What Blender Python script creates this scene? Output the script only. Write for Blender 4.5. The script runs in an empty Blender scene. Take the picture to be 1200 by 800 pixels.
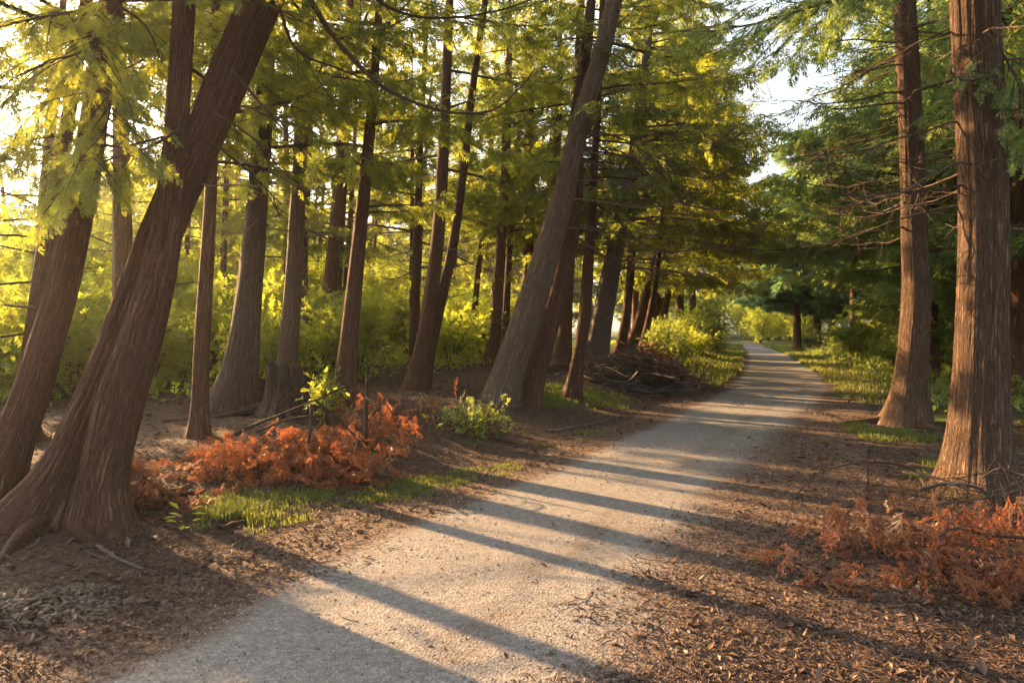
import bpy, math, random
import numpy as np

R = np.random.default_rng(7)
scene = bpy.context.scene
COL = scene.collection
D2R = math.radians

# ------------------------------------------------------------------ camera
CAM_H = 1.5
PITCH = math.atan(15 / 800)
FPX = 800.0
CAM = np.array([0.0, 0.0, CAM_H])
FW = np.array([0, math.cos(PITCH), -math.sin(PITCH)])
UP = np.array([0, math.sin(PITCH), math.cos(PITCH)])
RT = np.array([1.0, 0, 0])
cd = bpy.data.cameras.new('camera')
cam = bpy.data.objects.new('camera', cd)
COL.objects.link(cam)
cam.location = CAM
cam.rotation_euler = (math.pi / 2 - PITCH, 0, 0)
cd.sensor_width = 36
cd.lens = 24
cd.clip_start = 0.05
cd.clip_end = 3000
scene.camera = cam

SUN_AZ = D2R(-49)          # from +Y, negative = to the left
SUN_EL = D2R(20)
TOSUN = np.array([math.sin(SUN_AZ) * math.cos(SUN_EL), math.cos(SUN_AZ) * math.cos(SUN_EL), math.sin(SUN_EL)])

def P(px, py, d):
    return CAM + d * (FW + (px - 600) / FPX * RT + (400 - py) / FPX * UP)

# ------------------------------------------------------------------ noise
def _hash(i, j, k, seed):
    n = (i * 374761393 + j * 668265263 + k * 2147483647 + seed * 144665) & 0x7fffffff
    n = ((n ^ (n >> 13)) * 1274126177) & 0x7fffffff
    n = n ^ (n >> 16)
    return (n & 0xffff) / 65535.0

def vnoise(p, seed=0):
    p = np.asarray(p, float)
    f = np.floor(p).astype(np.int64)
    t = p - f
    t = t * t * (3 - 2 * t)
    r = 0
    for a in (0, 1):
        for b in (0, 1):
            for c in (0, 1):
                w = (t[..., 0] if a else 1 - t[..., 0]) * (t[..., 1] if b else 1 - t[..., 1]) * (t[..., 2] if c else 1 - t[..., 2])
                r = r + w * _hash(f[..., 0] + a, f[..., 1] + b, f[..., 2] + c, seed)
    return r * 2 - 1

def vn2(x, y, s, seed=0):
    x = np.asarray(x, float); y = np.asarray(y, float)
    return vnoise(np.stack([x / s, y / s, np.zeros_like(x + y) + 0.37], -1), seed)

def sstep(a, b, x):
    t = np.clip((x - a) / (b - a), 0, 1)
    return t * t * (3 - 2 * t)

# ------------------------------------------------------------------ terrain
PHI = D2R(20)
AX = np.array([math.sin(PHI), math.cos(PHI)])
LX = np.array([math.cos(PHI), -math.sin(PHI)])
def flat(px, py):
    d = FW + (px - 600) / FPX * RT + (400 - py) / FPX * UP
    return CAM + d * (CAM_H / -d[2])
def uv_of(x, y):
    return x * LX[0] + y * LX[1], x * AX[0] + y * AX[1]
def xy_of(u, v):
    return u * LX[0] + v * AX[0], u * LX[1] + v * AX[1]
Ledge = [(60, 800), (180, 735), (330, 650), (480, 596), (620, 548), (720, 508), (790, 478), (840, 455), (866, 434), (873, 417), (868, 405)]
Redge = [(1010, 800), (975, 700), (965, 620), (972, 550), (990, 500), (993, 470), (978, 450), (952, 432), (925, 416), (895, 405)]
def edge_uv(e):
    q = np.array([uv_of(*flat(*p)[:2]) for p in e])
    return q[np.argsort(q[:, 1])]
EL, ER = edge_uv(Ledge), edge_uv(Redge)
_v = np.arange(-40, 420, 0.25)
def curve(E, off):
    u = np.interp(_v, E[:, 1], E[:, 0])
    lo = _v < E[0, 1]
    u[lo] = E[0, 0] + 0.28 * (_v[lo] - E[0, 1])
    hi = _v > 66
    u = u - np.where(hi, 0.03 * (_v - 66) ** 2, 0).clip(0, 60)
    k = np.exp(-0.5 * (np.arange(-8, 9) / 3.5) ** 2); k /= k.sum()
    up = np.pad(u, 8, mode='edge')
    return np.convolve(up, k, 'valid')
_uL, _uR = curve(EL, 0), curve(ER, 0)
def path_edges(v):
    return np.interp(v, _v, _uL), np.interp(v, _v, _uR)
def H(x, y):
    x = np.asarray(x, float); y = np.asarray(y, float)
    u, v = uv_of(x, y)
    uL, uR = path_edges(v)
    dl = uL - 0.5 - u
    dr = u - uR - 0.5
    berm = np.interp(v, [0, 4, 8, 14, 20, 60, 100], [0.16, 0.22, 0.34, 0.46, 0.6, 0.45, 0.3])
    z = berm * sstep(0, 2.6, dl) - np.clip(dl - 6, 0, 40) * 0.05 * (dl > 0)
    z = z + 0.10 * sstep(0, 3, dr) + 0.012 * np.clip(dr - 2, 0, 60)
    m = sstep(0, 1.5, np.maximum(dl, dr))
    z = z + m * (0.06 * vn2(x, y, 1.7, 3) + 0.025 * vn2(x, y, 0.55, 5) + 0.012 * vn2(x, y, 0.2, 6))
    return z
def Hs(x, y):
    return float(H(np.array([x]), np.array([y]))[0])
def G(px, py, dz=0.0):
    """world point on the ground seen at that pixel"""
    d = FW + (px - 600) / FPX * RT + (400 - py) / FPX * UP
    z = 0.0
    for _ in range(14):
        q = CAM + d * ((CAM_H - z) / -d[2])
        z = 0.5 * z + 0.5 * Hs(q[0], q[1])
    q[2] = Hs(q[0], q[1]) + dz
    return q
def depth_of(q):
    return float(np.dot(q - CAM, FW))

# ------------------------------------------------------------------ mesh building
def mk_mesh(name, V, T, mats, mi=None, smooth=None, attrs=None, vattrs=None):
    me = bpy.data.meshes.new(name)
    V = np.ascontiguousarray(V, np.float32); T = np.ascontiguousarray(T, np.int32)
    n = len(T)
    me.vertices.add(len(V)); me.vertices.foreach_set('co', V.ravel())
    me.loops.add(n * 3); me.loops.foreach_set('vertex_index', T.ravel())
    me.polygons.add(n); me.polygons.foreach_set('loop_start', np.arange(0, n * 3, 3, dtype=np.int32))
    for m in mats: me.materials.append(m)
    if mi is not None: me.polygons.foreach_set('material_index', np.ascontiguousarray(mi, np.int32))
    sm = np.ones(n, bool) if smooth is None else smooth
    me.polygons.foreach_set('use_smooth', np.ascontiguousarray(sm, bool))
    for k, a in (attrs or {}).items():
        at = me.attributes.new(k, 'FLOAT', 'POINT'); at.data.foreach_set('value', np.ascontiguousarray(a, np.float32))
    for k, a in (vattrs or {}).items():
        at = me.attributes.new(k, 'FLOAT_VECTOR', 'POINT'); at.data.foreach_set('vector', np.ascontiguousarray(a, np.float32).ravel())
    me.update(calc_edges=True)
    return me

class MB:
    """collects pieces into one mesh; every piece has tint (leaf colour) and bk (bark coordinates)"""
    def __init__(s): s.V, s.T, s.M, s.S, s.tint, s.bk, s.n = [], [], [], [], [], [], 0
    def add(s, V, T, mi=0, smooth=True, tint=None, bk=None):
        V = np.asarray(V, np.float32); T = np.asarray(T, np.int64)
        if len(V) == 0: return
        s.V.append(V); s.T.append(T + s.n); s.n += len(V)
        s.M.append(np.full(len(T), mi, np.int32)); s.S.append(np.full(len(T), smooth, bool))
        s.tint.append(np.zeros(len(V), np.float32) if tint is None else np.broadcast_to(np.asarray(tint, np.float32), (len(V),)))
        s.bk.append(V * 1.0 if bk is None else np.asarray(bk, np.float32))
    def mesh(s, name, mats):
        return mk_mesh(name, np.concatenate(s.V), np.concatenate(s.T), mats, np.concatenate(s.M), np.concatenate(s.S),
                       {'tint': np.concatenate(s.tint)}, {'bk': np.concatenate(s.bk)})

def spline(pts, step):
    """Catmull-Rom resample of rows (any number of columns, first 3 = xyz)"""
    p = np.asarray(pts, float)
    if len(p) == 2:
        n = max(2, int(np.linalg.norm(p[1, :3] - p[0, :3]) / step) + 1)
        return p[0] + (p[1] - p[0]) * np.linspace(0, 1, n)[:, None]
    q = np.vstack([2 * p[0] - p[1], p, 2 * p[-1] - p[-2]])
    out = []
    for i in range(1, len(q) - 2):
        n = max(1, int(round(np.linalg.norm(q[i + 1, :3] - q[i, :3]) / step)))
        t = np.arange(n)[:, None] / n
        a, b, c, d = q[i - 1], q[i], q[i + 1], q[i + 2]
        out.append(0.5 * ((2 * b) + (c - a) * t + (2 * a - 5 * b + 4 * c - d) * t ** 2 + (3 * b - a - 3 * c + d) * t ** 3))
    out.append(p[-1:])
    return np.vstack(out)

def frames(C):
    T = np.gradient(C, axis=0)
    T /= np.linalg.norm(T, axis=1, keepdims=True) + 1e-9
    n = np.cross(T[0], [0.31, 0.95, 0.05]); n /= np.linalg.norm(n) + 1e-9
    N = np.zeros_like(T)
    for i in range(len(T)):
        n = n - T[i] * np.dot(n, T[i]); n /= np.linalg.norm(n) + 1e-9
        N[i] = n
    return T, N, np.cross(T, N)

def tube_arrays(C, rad, m, radfn=None, twist=0.0, cap=True):
    C = np.asarray(C, float); rad = np.asarray(rad, float)
    n = len(C)
    T, N, B = frames(C)
    s = np.concatenate([[0], np.cumsum(np.linalg.norm(np.diff(C, axis=0), axis=1))])
    th = np.arange(m) * 2 * math.pi / m
    th2 = th[None, :] + twist * s[:, None]
    r = rad[:, None] * np.ones((1, m))
    if radfn is not None: r = r * radfn(th2, s[:, None] + 0 * th2)
    V = C[:, None, :] + r[..., None] * (np.cos(th2)[..., None] * N[:, None, :] + np.sin(th2)[..., None] * B[:, None, :])
    rb = max(rad.max(), 0.004)
    bk = np.stack([np.cos(th)[None, :] * rb + 0 * r, np.sin(th)[None, :] * rb + 0 * r, s[:, None] + 0 * r], -1)
    i = np.arange(n - 1)[:, None] * m; j = np.arange(m)[None, :]; j2 = (j + 1) % m
    a, b, c, d = (i + j).ravel(), (i + j2).ravel(), (i + m + j2).ravel(), (i + m + j).ravel()
    F = np.concatenate([np.stack([a, b, c], 1), np.stack([a, c, d], 1)])
    V = V.reshape(-1, 3); bk = bk.reshape(-1, 3)
    if cap:
        V = np.vstack([V, C[-1:]]); bk = np.vstack([bk, [[0, 0, s[-1]]]])
        k = (n - 1) * m
        jj = np.arange(m)
        F = np.vstack([F, np.stack([k + jj, k + (jj + 1) % m, np.full(m, n * m)], 1)])
    return V, F, bk

def tube(mb, C, rad, m=5, mi=0, radfn=None, twist=0.0, tint=0.5):
    V, F, bk = tube_arrays(C, rad, m, radfn, twist)
    mb.add(V, F, mi, True, tint, bk)

def unit(v):
    v = np.asarray(v, float)
    return v / (np.linalg.norm(v, axis=-1, keepdims=True) + 1e-9)

# ------------------------------------------------------------------ objects
def tag(o, label, cat, group=None, kind=None):
    o['label'] = label; o['category'] = cat
    if group: o['group'] = group
    if kind: o['kind'] = kind
    return o
def new(name, me, parent=None, loc=(0, 0, 0)):
    o = bpy.data.objects.new(name, me); COL.objects.link(o)
    if parent is not None: o.parent = parent
    o.location = loc
    return o
def thing(name, loc, label, cat, group=None):
    o = bpy.data.objects.new(name, None); COL.objects.link(o)
    o.location = loc; o.empty_display_size = 0.3
    return tag(o, label, cat, group)
def copy_thing(root, loc, rot=0, scale=1.0, label=None, group=None):
    c = root.copy(); COL.objects.link(c)
    c.location = loc; c.rotation_euler = (0, 0, rot)
    c.scale = (scale,) * 3 if np.isscalar(scale) else scale
    if label: c['label'] = label
    if group: c['group'] = group
    for ch in root.children:
        k = ch.copy(); COL.objects.link(k); k.parent = c
    return c

# ------------------------------------------------------------------ materials
def nodes(name):
    m = bpy.data.materials.new(name); m.use_nodes = True
    nt = m.node_tree; nt.nodes.clear()
    out = nt.nodes.new('ShaderNodeOutputMaterial')
    return m, nt, out
def N(nt, typ, **kw):
    n = nt.nodes.new(typ)
    for k, v in kw.items():
        if k == 'ins':
            for a, b in v.items(): n.inputs[a].default_value = b
        else: setattr(n, k, v)
    return n
def L(nt, a, b): nt.links.new(a, b)
def ramp(nt, fac, stops):
    r = nt.nodes.new('ShaderNodeValToRGB')
    e = r.color_ramp.elements
    while len(e) < len(stops): e.new(0.5)
    for k, (p, c) in enumerate(stops):
        e[k].position = p; e[k].color = (*c, 1)
    L(nt, fac, r.inputs[0])
    return r.outputs[0]
def mixc(nt, fac, a, b, mode='MIX'):
    n = nt.nodes.new('ShaderNodeMix'); n.data_type = 'RGBA'; n.blend_type = mode
    for s, v in ((0, fac), (6, a), (7, b)):
        if hasattr(v, 'is_output'): L(nt, v, n.inputs[s])
        else: n.inputs[s].default_value = (*v, 1) if isinstance(v, tuple) else v
    return n.outputs[2]
def math_n(nt, op, a, b=0.0, c=None):
    n = nt.nodes.new('ShaderNodeMath'); n.operation = op
    for s, v in ((0, a), (1, b), (2, c)):
        if v is None: continue
        if hasattr(v, 'is_output'): L(nt, v, n.inputs[s])
        else: n.inputs[s].default_value = v
    return n.outputs[0]
def attr(nt, name): return N(nt, 'ShaderNodeAttribute', attribute_name=name)
def noise(nt, vec, scale, detail=4, rough=0.55):
    n = N(nt, 'ShaderNodeTexNoise', ins={'Scale': scale, 'Detail': detail, 'Roughness': rough})
    if vec is not None: L(nt, vec, n.inputs['Vector'])
    return n.outputs[0]
def rand_obj(nt): return N(nt, 'ShaderNodeObjectInfo').outputs['Random']
def pr(nt, out, col, rough=0.8, spec=0.2, bump=None, bd=0.01, bs=1.0):
    b = N(nt, 'ShaderNodeBsdfPrincipled')
    if hasattr(col, 'is_output'): L(nt, col, b.inputs['Base Color'])
    else: b.inputs['Base Color'].default_value = (*col, 1)
    b.inputs['Roughness'].default_value = rough
    b.inputs['Specular IOR Level'].default_value = spec
    if bump is not None:
        u = N(nt, 'ShaderNodeBump', ins={'Strength': bs, 'Distance': bd})
        L(nt, bump, u.inputs['Height']); L(nt, u.outputs[0], b.inputs['Normal'])
    L(nt, b.outputs[0], out.inputs[0])
    return b

def N_map(nt, v, a, b, c, d):
    n = N(nt, 'ShaderNodeMapRange', ins={1: a, 2: b, 3: c, 4: d}); L(nt, v, n.inputs[0]); return n.outputs[0]
def bark_mat(name, dark, mid, light, moss=0.0):
    m, nt, out = nodes(name)
    bk = attr(nt, 'bk').outputs['Vector']
    mp = N(nt, 'ShaderNodeMapping', ins={'Scale': (1, 1, 0.075)}); L(nt, bk, mp.inputs[0])
    mp2 = N(nt, 'ShaderNodeMapping', ins={'Scale': (1, 1, 0.16)}); L(nt, bk, mp2.inputs[0])
    wob = N(nt, 'ShaderNodeTexNoise', ins={'Scale': 3.0, 'Detail': 2}); L(nt, bk, wob.inputs['Vector'])
    add = N(nt, 'ShaderNodeMixRGB', blend_type='LINEAR_LIGHT', ins={'Fac': 0.025}); L(nt, mp.outputs[0], add.inputs[1]); L(nt, wob.outputs[1], add.inputs[2])
    strips = noise(nt, add.outputs[0], 55, 5, 0.6)
    fine = noise(nt, mp2.outputs[0], 150, 3, 0.6)
    big = noise(nt, bk, 2.2, 4, 0.6)
    st2 = noise(nt, add.outputs[0], 24, 3, 0.5)
    cr1 = N_map(nt, math_n(nt, 'ABSOLUTE', math_n(nt, 'SUBTRACT', strips, 0.5)), 0.0, 0.07, 0, 1)
    cr2 = N_map(nt, math_n(nt, 'ABSOLUTE', math_n(nt, 'SUBTRACT', st2, 0.5)), 0.0, 0.055, 0, 1)
    plate = math_n(nt, 'MULTIPLY', math_n(nt, 'MULTIPLY_ADD', cr1, 0.6, 0.4), cr2)
    h = math_n(nt, 'ADD', math_n(nt, 'MULTIPLY', plate, 0.55), math_n(nt, 'ADD', math_n(nt, 'MULTIPLY', strips, 0.35), math_n(nt, 'MULTIPLY', fine, 0.25)))
    tone = math_n(nt, 'ADD', math_n(nt, 'MULTIPLY', strips, 0.55), math_n(nt, 'MULTIPLY', fine, 0.45))
    c = ramp(nt, tone, [(0.34, dark), (0.5, mid), (0.66, light)])
    c = mixc(nt, math_n(nt, 'MULTIPLY_ADD', plate, -0.55, 0.55), c, dark)
    c = mixc(nt, math_n(nt, 'MULTIPLY', big, 0.4), c, (mid[0] * 1.4, mid[1] * 1.4, mid[2] * 1.45))
    rr = math_n(nt, 'MULTIPLY_ADD', rand_obj(nt), 0.5, 0.75)
    hs = N(nt, 'ShaderNodeHueSaturation', ins={'Saturation': 1.0}); L(nt, c, hs.inputs['Color']); L(nt, rr, hs.inputs['Value'])
    c = hs.outputs[0]
    if moss:
        g = N(nt, 'ShaderNodeTexNoise', ins={'Scale': 5.0, 'Detail': 6}); L(nt, bk, g.inputs['Vector'])
        f = N(nt, 'ShaderNodeMapRange', ins={1: 0.55, 2: 0.7, 3: 0, 4: moss}); L(nt, g.outputs[0], f.inputs[0])
        c = mixc(nt, f.outputs[0], c, (0.09, 0.11, 0.035))
    pr(nt, out, c, 0.85, 0.15, h, 0.035, 1.0)
    return m
BARK = bark_mat('cedar_bark', (0.036, 0.019, 0.012), (0.125, 0.066, 0.038), (0.25, 0.145, 0.088))
BARKG = bark_mat('weathered_cedar_bark', (0.05, 0.034, 0.024), (0.155, 0.108, 0.074), (0.29, 0.215, 0.155))
BARKW = bark_mat('grey_wood', (0.08, 0.06, 0.047), (0.20, 0.16, 0.13), (0.36, 0.30, 0.25))
BARKR = bark_mat('brown_cedar_bark', (0.045, 0.027, 0.016), (0.135, 0.083, 0.050), (0.27, 0.185, 0.12))  # browner, less red bark for the two right-hand trunks
TWIG = bark_mat('twig_wood', (0.05, 0.033, 0.022), (0.11, 0.075, 0.05), (0.19, 0.14, 0.095))
TWIGL = bark_mat('bare_twig_wood', (0.10, 0.07, 0.05), (0.20, 0.145, 0.10), (0.33, 0.25, 0.18))  # pale bare twigs, gold sunlight on them worked into the lighter tone

def leaf_mat(name, dark, light, trans, tf=0.45, gloss=0.05):
    m, nt, out = nodes(name)
    t = attr(nt, 'tint').outputs['Fac']
    r = rand_obj(nt)
    f = math_n(nt, 'ADD', t, math_n(nt, 'MULTIPLY', math_n(nt, 'SUBTRACT', r, 0.5), 0.3))
    f.node.use_clamp = True
    c = mixc(nt, f, dark, light)
    tc = mixc(nt, f, tuple(0.75 * a for a in trans), trans)
    d = N(nt, 'ShaderNodeBsdfDiffuse'); L(nt, c, d.inputs[0])
    tr = N(nt, 'ShaderNodeBsdfTranslucent'); L(nt, tc, tr.inputs[0])
    mx = N(nt, 'ShaderNodeMixShader', ins={0: tf}); L(nt, d.outputs[0], mx.inputs[1]); L(nt, tr.outputs[0], mx.inputs[2])
    g = N(nt, 'ShaderNodeBsdfGlossy', ins={'Roughness': 0.5, 'Color': (0.6, 0.6, 0.55, 1)})
    m2 = N(nt, 'ShaderNodeMixShader', ins={0: gloss}); L(nt, mx.outputs[0], m2.inputs[1]); L(nt, g.outputs[0], m2.inputs[2])
    L(nt, m2.outputs[0], out.inputs[0])
    return m
CEDAR = leaf_mat('cedar_leaf', (0.038, 0.076, 0.018), (0.120, 0.150, 0.028), (0.45, 0.48, 0.05), 0.55)
CEDARB = leaf_mat('blue_cedar_leaf', (0.055, 0.135, 0.070), (0.12, 0.22, 0.09), (0.24, 0.42, 0.11), 0.45)
CEDARD = leaf_mat('deep_cedar_leaf', (0.055, 0.115, 0.042), (0.14, 0.20, 0.055), (0.38, 0.48, 0.09), 0.5)
SHRUB = leaf_mat('shrub_leaf', (0.075, 0.12, 0.02), (0.175, 0.205, 0.03), (0.60, 0.66, 0.06), 0.6)
SHRUBG = leaf_mat('green_shrub_leaf', (0.07, 0.125, 0.035), (0.15, 0.20, 0.048), (0.40, 0.48, 0.07), 0.5)
DEAD = leaf_mat('dead_cedar_leaf', (0.10, 0.045, 0.026), (0.36, 0.135, 0.052), (0.54, 0.18, 0.055), 0.38)
DEADB = leaf_mat('old_dead_cedar_leaf', (0.10, 0.045, 0.03), (0.26, 0.115, 0.065), (0.30, 0.11, 0.05), 0.3)
GRASS = leaf_mat('grass_blade', (0.045, 0.080, 0.016), (0.15, 0.165, 0.035), (0.32, 0.36, 0.05), 0.4)
LIT = leaf_mat('litter_chip', (0.050, 0.030, 0.022), (0.20, 0.125, 0.085), (0.12, 0.07, 0.04), 0.12, 0.03)
CHIP = leaf_mat('wood_chip', (0.055, 0.040, 0.030), (0.19, 0.145, 0.105), (0.1, 0.08, 0.06), 0.05, 0.03)

def ground_mat():
    m, nt, out = nodes('forest_floor')
    co = N(nt, 'ShaderNodeTexCoord').outputs['Object']
    n1 = noise(nt, co, 0.7, 5); n2 = noise(nt, co, 9, 6, 0.65)
    vo = N(nt, 'ShaderNodeTexVoronoi', ins={'Scale': 38.0, 'Randomness': 1.0}); L(nt, co, vo.inputs['Vector'])
    vo2 = N(nt, 'ShaderNodeTexVoronoi', ins={'Scale': 90.0}); L(nt, co, vo2.inputs['Vector'])
    sep = N(nt, 'ShaderNodeSeparateColor'); L(nt, vo.outputs['Color'], sep.inputs[0])
    c = ramp(nt, sep.outputs[0], [(0.0, (0.045, 0.029, 0.021)), (0.55, (0.085, 0.055, 0.038)), (1.0, (0.16, 0.105, 0.072))])
    c = mixc(nt, math_n(nt, 'MULTIPLY', n2, 0.7), c, (0.065, 0.045, 0.032))
    gr = attr(nt, 'green').outputs['Fac']
    gn = math_n(nt, 'MULTIPLY', gr, N_map(nt, n1, 0.35, 0.6, 0.2, 1.0))
    c = mixc(nt, gn, c, (0.055, 0.085, 0.022))
    h = math_n(nt, 'ADD', math_n(nt, 'MULTIPLY', n2, 0.6), math_n(nt, 'ADD', math_n(nt, 'MULTIPLY', vo.outputs['Distance'], 0.3), math_n(nt, 'MULTIPLY', vo2.outputs['Distance'], 0.25)))
    pr(nt, out, c, 0.9, 0.15, h, 0.03, 1.0)
    return m
def path_mat():
    m, nt, out = nodes('gravel_track')
    co = N(nt, 'ShaderNodeTexCoord').outputs['Object']
    n1 = noise(nt, co, 1.1, 6, 0.6); n2 = noise(nt, co, 14, 6, 0.7); n3 = noise(nt, co, 95, 3, 0.7)
    vo = N(nt, 'ShaderNodeTexVoronoi', ins={'Scale': 60.0}); L(nt, co, vo.inputs['Vector'])
    sep = N(nt, 'ShaderNodeSeparateColor'); L(nt, vo.outputs['Color'], sep.inputs[0])
    c = ramp(nt, sep.outputs[0], [(0.0, (0.097, 0.088, 0.080)), (0.6, (0.19, 0.175, 0.160)), (1.0, (0.33, 0.305, 0.28))])
    c = mixc(nt, 0.55, c, ramp(nt, n2, [(0.3, (0.115, 0.103, 0.092)), (0.7, (0.245, 0.226, 0.205))]))
    lit = ramp(nt, sep.outputs[1], [(0.0, (0.050, 0.033, 0.024)), (0.55, (0.10, 0.065, 0.045)), (1.0, (0.18, 0.12, 0.082))])
    e = attr(nt, 'edge').outputs['Fac']
    k = math_n(nt, 'ADD', e, math_n(nt, 'ADD', math_n(nt, 'MULTIPLY', math_n(nt, 'SUBTRACT', n1, 0.5), 0.9), math_n(nt, 'MULTIPLY', math_n(nt, 'SUBTRACT', n2, 0.5), 0.9)))
    c = mixc(nt, N_map(nt, k, 0.28, 0.62, 0, 1), c, lit)
    h = math_n(nt, 'ADD', math_n(nt, 'MULTIPLY', n2, 0.5), math_n(nt, 'ADD', math_n(nt, 'MULTIPLY', vo.outputs['Distance'], 0.25), math_n(nt, 'MULTIPLY', n3, 0.3)))
    pr(nt, out, c, 0.9, 0.2, h, 0.022, 0.9)
    return m
GROUND, PATH = ground_mat(), path_mat()
def stone_mat():
    m, nt, out = nodes('pebble_stone')
    t = attr(nt, 'tint').outputs['Fac']
    c = ramp(nt, t, [(0, (0.11, 0.09, 0.075)), (0.6, (0.23, 0.20, 0.17)), (1, (0.33, 0.29, 0.25))])
    pr(nt, out, c, 0.85, 0.25)
    return m
STONE = stone_mat()

# ------------------------------------------------------------------ leaf templates (triangles, stem along +Y, length 1)
def kite(a, b, w):
    """two triangles from a to b, widest at 40%"""
    a = np.array(a, float); b = np.array(b, float)
    d = b - a; p = np.array([-d[1], d[0], 0]); p /= np.linalg.norm(p) + 1e-9
    mid = a + d * 0.42
    return [a, mid + p * w, b, mid - p * w]
def template(kind, rng):
    V, T = [], []
    def addk(a, b, w):
        n = len(V); V.extend(kite(a, b, w)); T.extend([(n, n + 1, n + 2), (n, n + 2, n + 3)])
    if kind == 0:
        addk((0, 0, 0), (0, 1, 0), 0.010)
        for y in np.arange(0.04, 0.95, 0.125):
            for s in (-1, 1):
                yy = y + rng.uniform(-.05, .05)
                ln = (0.46 * (1 - yy) ** 0.8 + 0.08) * rng.uniform(0.55, 1.25)
                an = D2R(rng.uniform(28, 58)); dx, dy = s * math.sin(an), math.cos(an)
                e = (dx * ln, yy + dy * ln, rng.uniform(-.10, .05))
                addk((0, yy, 0), e, 0.016)
                for f in (0.3, 0.6):
                    b0 = np.array([dx * ln * f, yy + dy * ln * f, e[2] * f])
                    for s2 in (-1, 1):
                        l2 = (ln * (1 - f) * 0.7 + 0.04) * rng.uniform(.6, 1.2)
                        a2 = an * s + s2 * D2R(rng.uniform(28, 48))
                        addk(b0, b0 + np.array([math.sin(a2) * l2, math.cos(a2) * l2, rng.uniform(-.05, .03)]), 0.0145)
    elif kind == 4:   # a drooping withered frond
        addk((0, 0, 0), (0, 1, 0), 0.010)
        for y in np.arange(0.08, 0.96, 0.12):
            for s in (-1, 1):
                if rng.random() < .15: continue
                yy = y + rng.uniform(-.05, .05)
                ln = (0.36 * (1 - yy) ** 0.6 + 0.1) * rng.uniform(0.4, 1.2)
                an = D2R(rng.uniform(16, 42)); dx, dy = s * math.sin(an), math.cos(an)
                e = np.array([dx * ln, yy + dy * ln, rng.uniform(-.13, .13)])
                addk((0, yy, 0), e, 0.021)
                for f in (0.35, 0.65):
                    b0 = np.array([0, yy, 0]) + (e - np.array([0, yy, 0])) * f
                    for s2 in (-1, 1):
                        l2 = (ln * (1 - f) * 0.65 + 0.05) * rng.uniform(.5, 1.2)
                        a2 = an * s + s2 * D2R(rng.uniform(20, 42))
                        addk(b0, b0 + np.array([math.sin(a2) * l2, math.cos(a2) * l2, rng.uniform(-.07, .07)]), 0.018)
    elif kind == 1:
        for y in (0.02, 0.14, 0.28, 0.42, 0.57, 0.72):
            for s in (-1, 1):
                yy = y + rng.uniform(-.05, .05)
                ln = (0.48 * (1 - yy) ** 0.7 + 0.08) * rng.uniform(0.7, 1.2)
                an = D2R(rng.uniform(32, 56))
                addk((0, yy, 0), (s * math.sin(an) * ln, yy + math.cos(an) * ln, rng.uniform(-.08, .04)), 0.042)
        addk((0, 0.6, 0), (0, 1.02, 0), 0.045)
    elif kind == 2:
        for y in (0.0, 0.3, 0.58):
            for s in (-1, 1):
                yy = y + rng.uniform(-.06, .06)
                ln = (0.52 * (1 - yy) ** 0.7 + 0.1) * rng.uniform(0.8, 1.2)
                an = D2R(rng.uniform(28, 60))
                n = len(V); e = np.array([s * math.sin(an) * ln, yy + math.cos(an) * ln, rng.uniform(-.12, .06)])
                p = np.array([-math.cos(an), s * math.sin(an), 0]) * 0.085
                V.extend([np.array([0, yy, 0]), e + p * .3, e * 0.6 + np.array([0, yy * .4, 0]) - p]); T.append((n, n + 1, n + 2))
        addk((0, 0.5, 0), (0, 1.05, 0), 0.07)
    elif kind == 3:   # broad leaves on a twig
        for k in range(9):
            yy = 0.1 + 0.1 * k + rng.uniform(-.04, .04); s = 1 if k % 2 else -1
            an = D2R(rng.uniform(35, 80)); ln = rng.uniform(0.24, 0.38)
            d = np.array([s * math.sin(an), math.cos(an), rng.uniform(-.45, .25)]); d /= np.linalg.norm(d)
            p = np.cross(d, [0, 0, 1]); p /= np.linalg.norm(p); q = np.cross(p, d)
            a = np.array([0, yy, 0]); w = ln * 0.27; n = len(V)
            V.extend([a, a + d * ln * .45 + p * w + q * ln * .06, a + d * ln, a + d * ln * .45 - p * w + q * ln * .06])
            T.extend([(n, n + 1, n + 2), (n, n + 2, n + 3)])
    V = np.array(V)
    if kind < 3:
        V[:, 2] += -0.22 * V[:, 1] ** 2 - 0.25 * np.abs(V[:, 0]) ** 1.5
    return V, np.array(T)
TPL = {k: [template(k, np.random.default_rng(100 + k * 10 + i)) for i in range(4)] for k in range(5)}

def place(mb, kind, pos, dirs, nrm, size, tint, mi=0, rng=R):
    """many copies of a leaf template"""
    pos = np.asarray(pos, float)
    if len(pos) == 0: return
    Y = unit(dirs); X = unit(np.cross(Y, nrm)); Z = np.cross(X, Y)
    size = np.broadcast_to(np.asarray(size, float), (len(pos),)); tint = np.broadcast_to(np.asarray(tint, float), (len(pos),))
    which = rng.integers(0, 4, len(pos))
    for w in range(4):
        k = which == w
        if not k.any(): continue
        V, T = TPL[kind][w]
        q = pos[k][:, None, :] + size[k][:, None, None] * (V[None, :, 0:1] * X[k][:, None, :] + V[None, :, 1:2] * Y[k][:, None, :] + V[None, :, 2:3] * Z[k][:, None, :])
        n = len(pos[k]); nv = len(V)
        F = (T[None] + (np.arange(n) * nv)[:, None, None]).reshape(-1, 3)
        tt = np.clip(tint[k][:, None] + 0.18 * (np.abs(V[None, :, 0]) + V[None, :, 1] - 0.7), 0, 1)
        mb.add(q.reshape(-1, 3), F, mi, False, tt.ravel())

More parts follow.
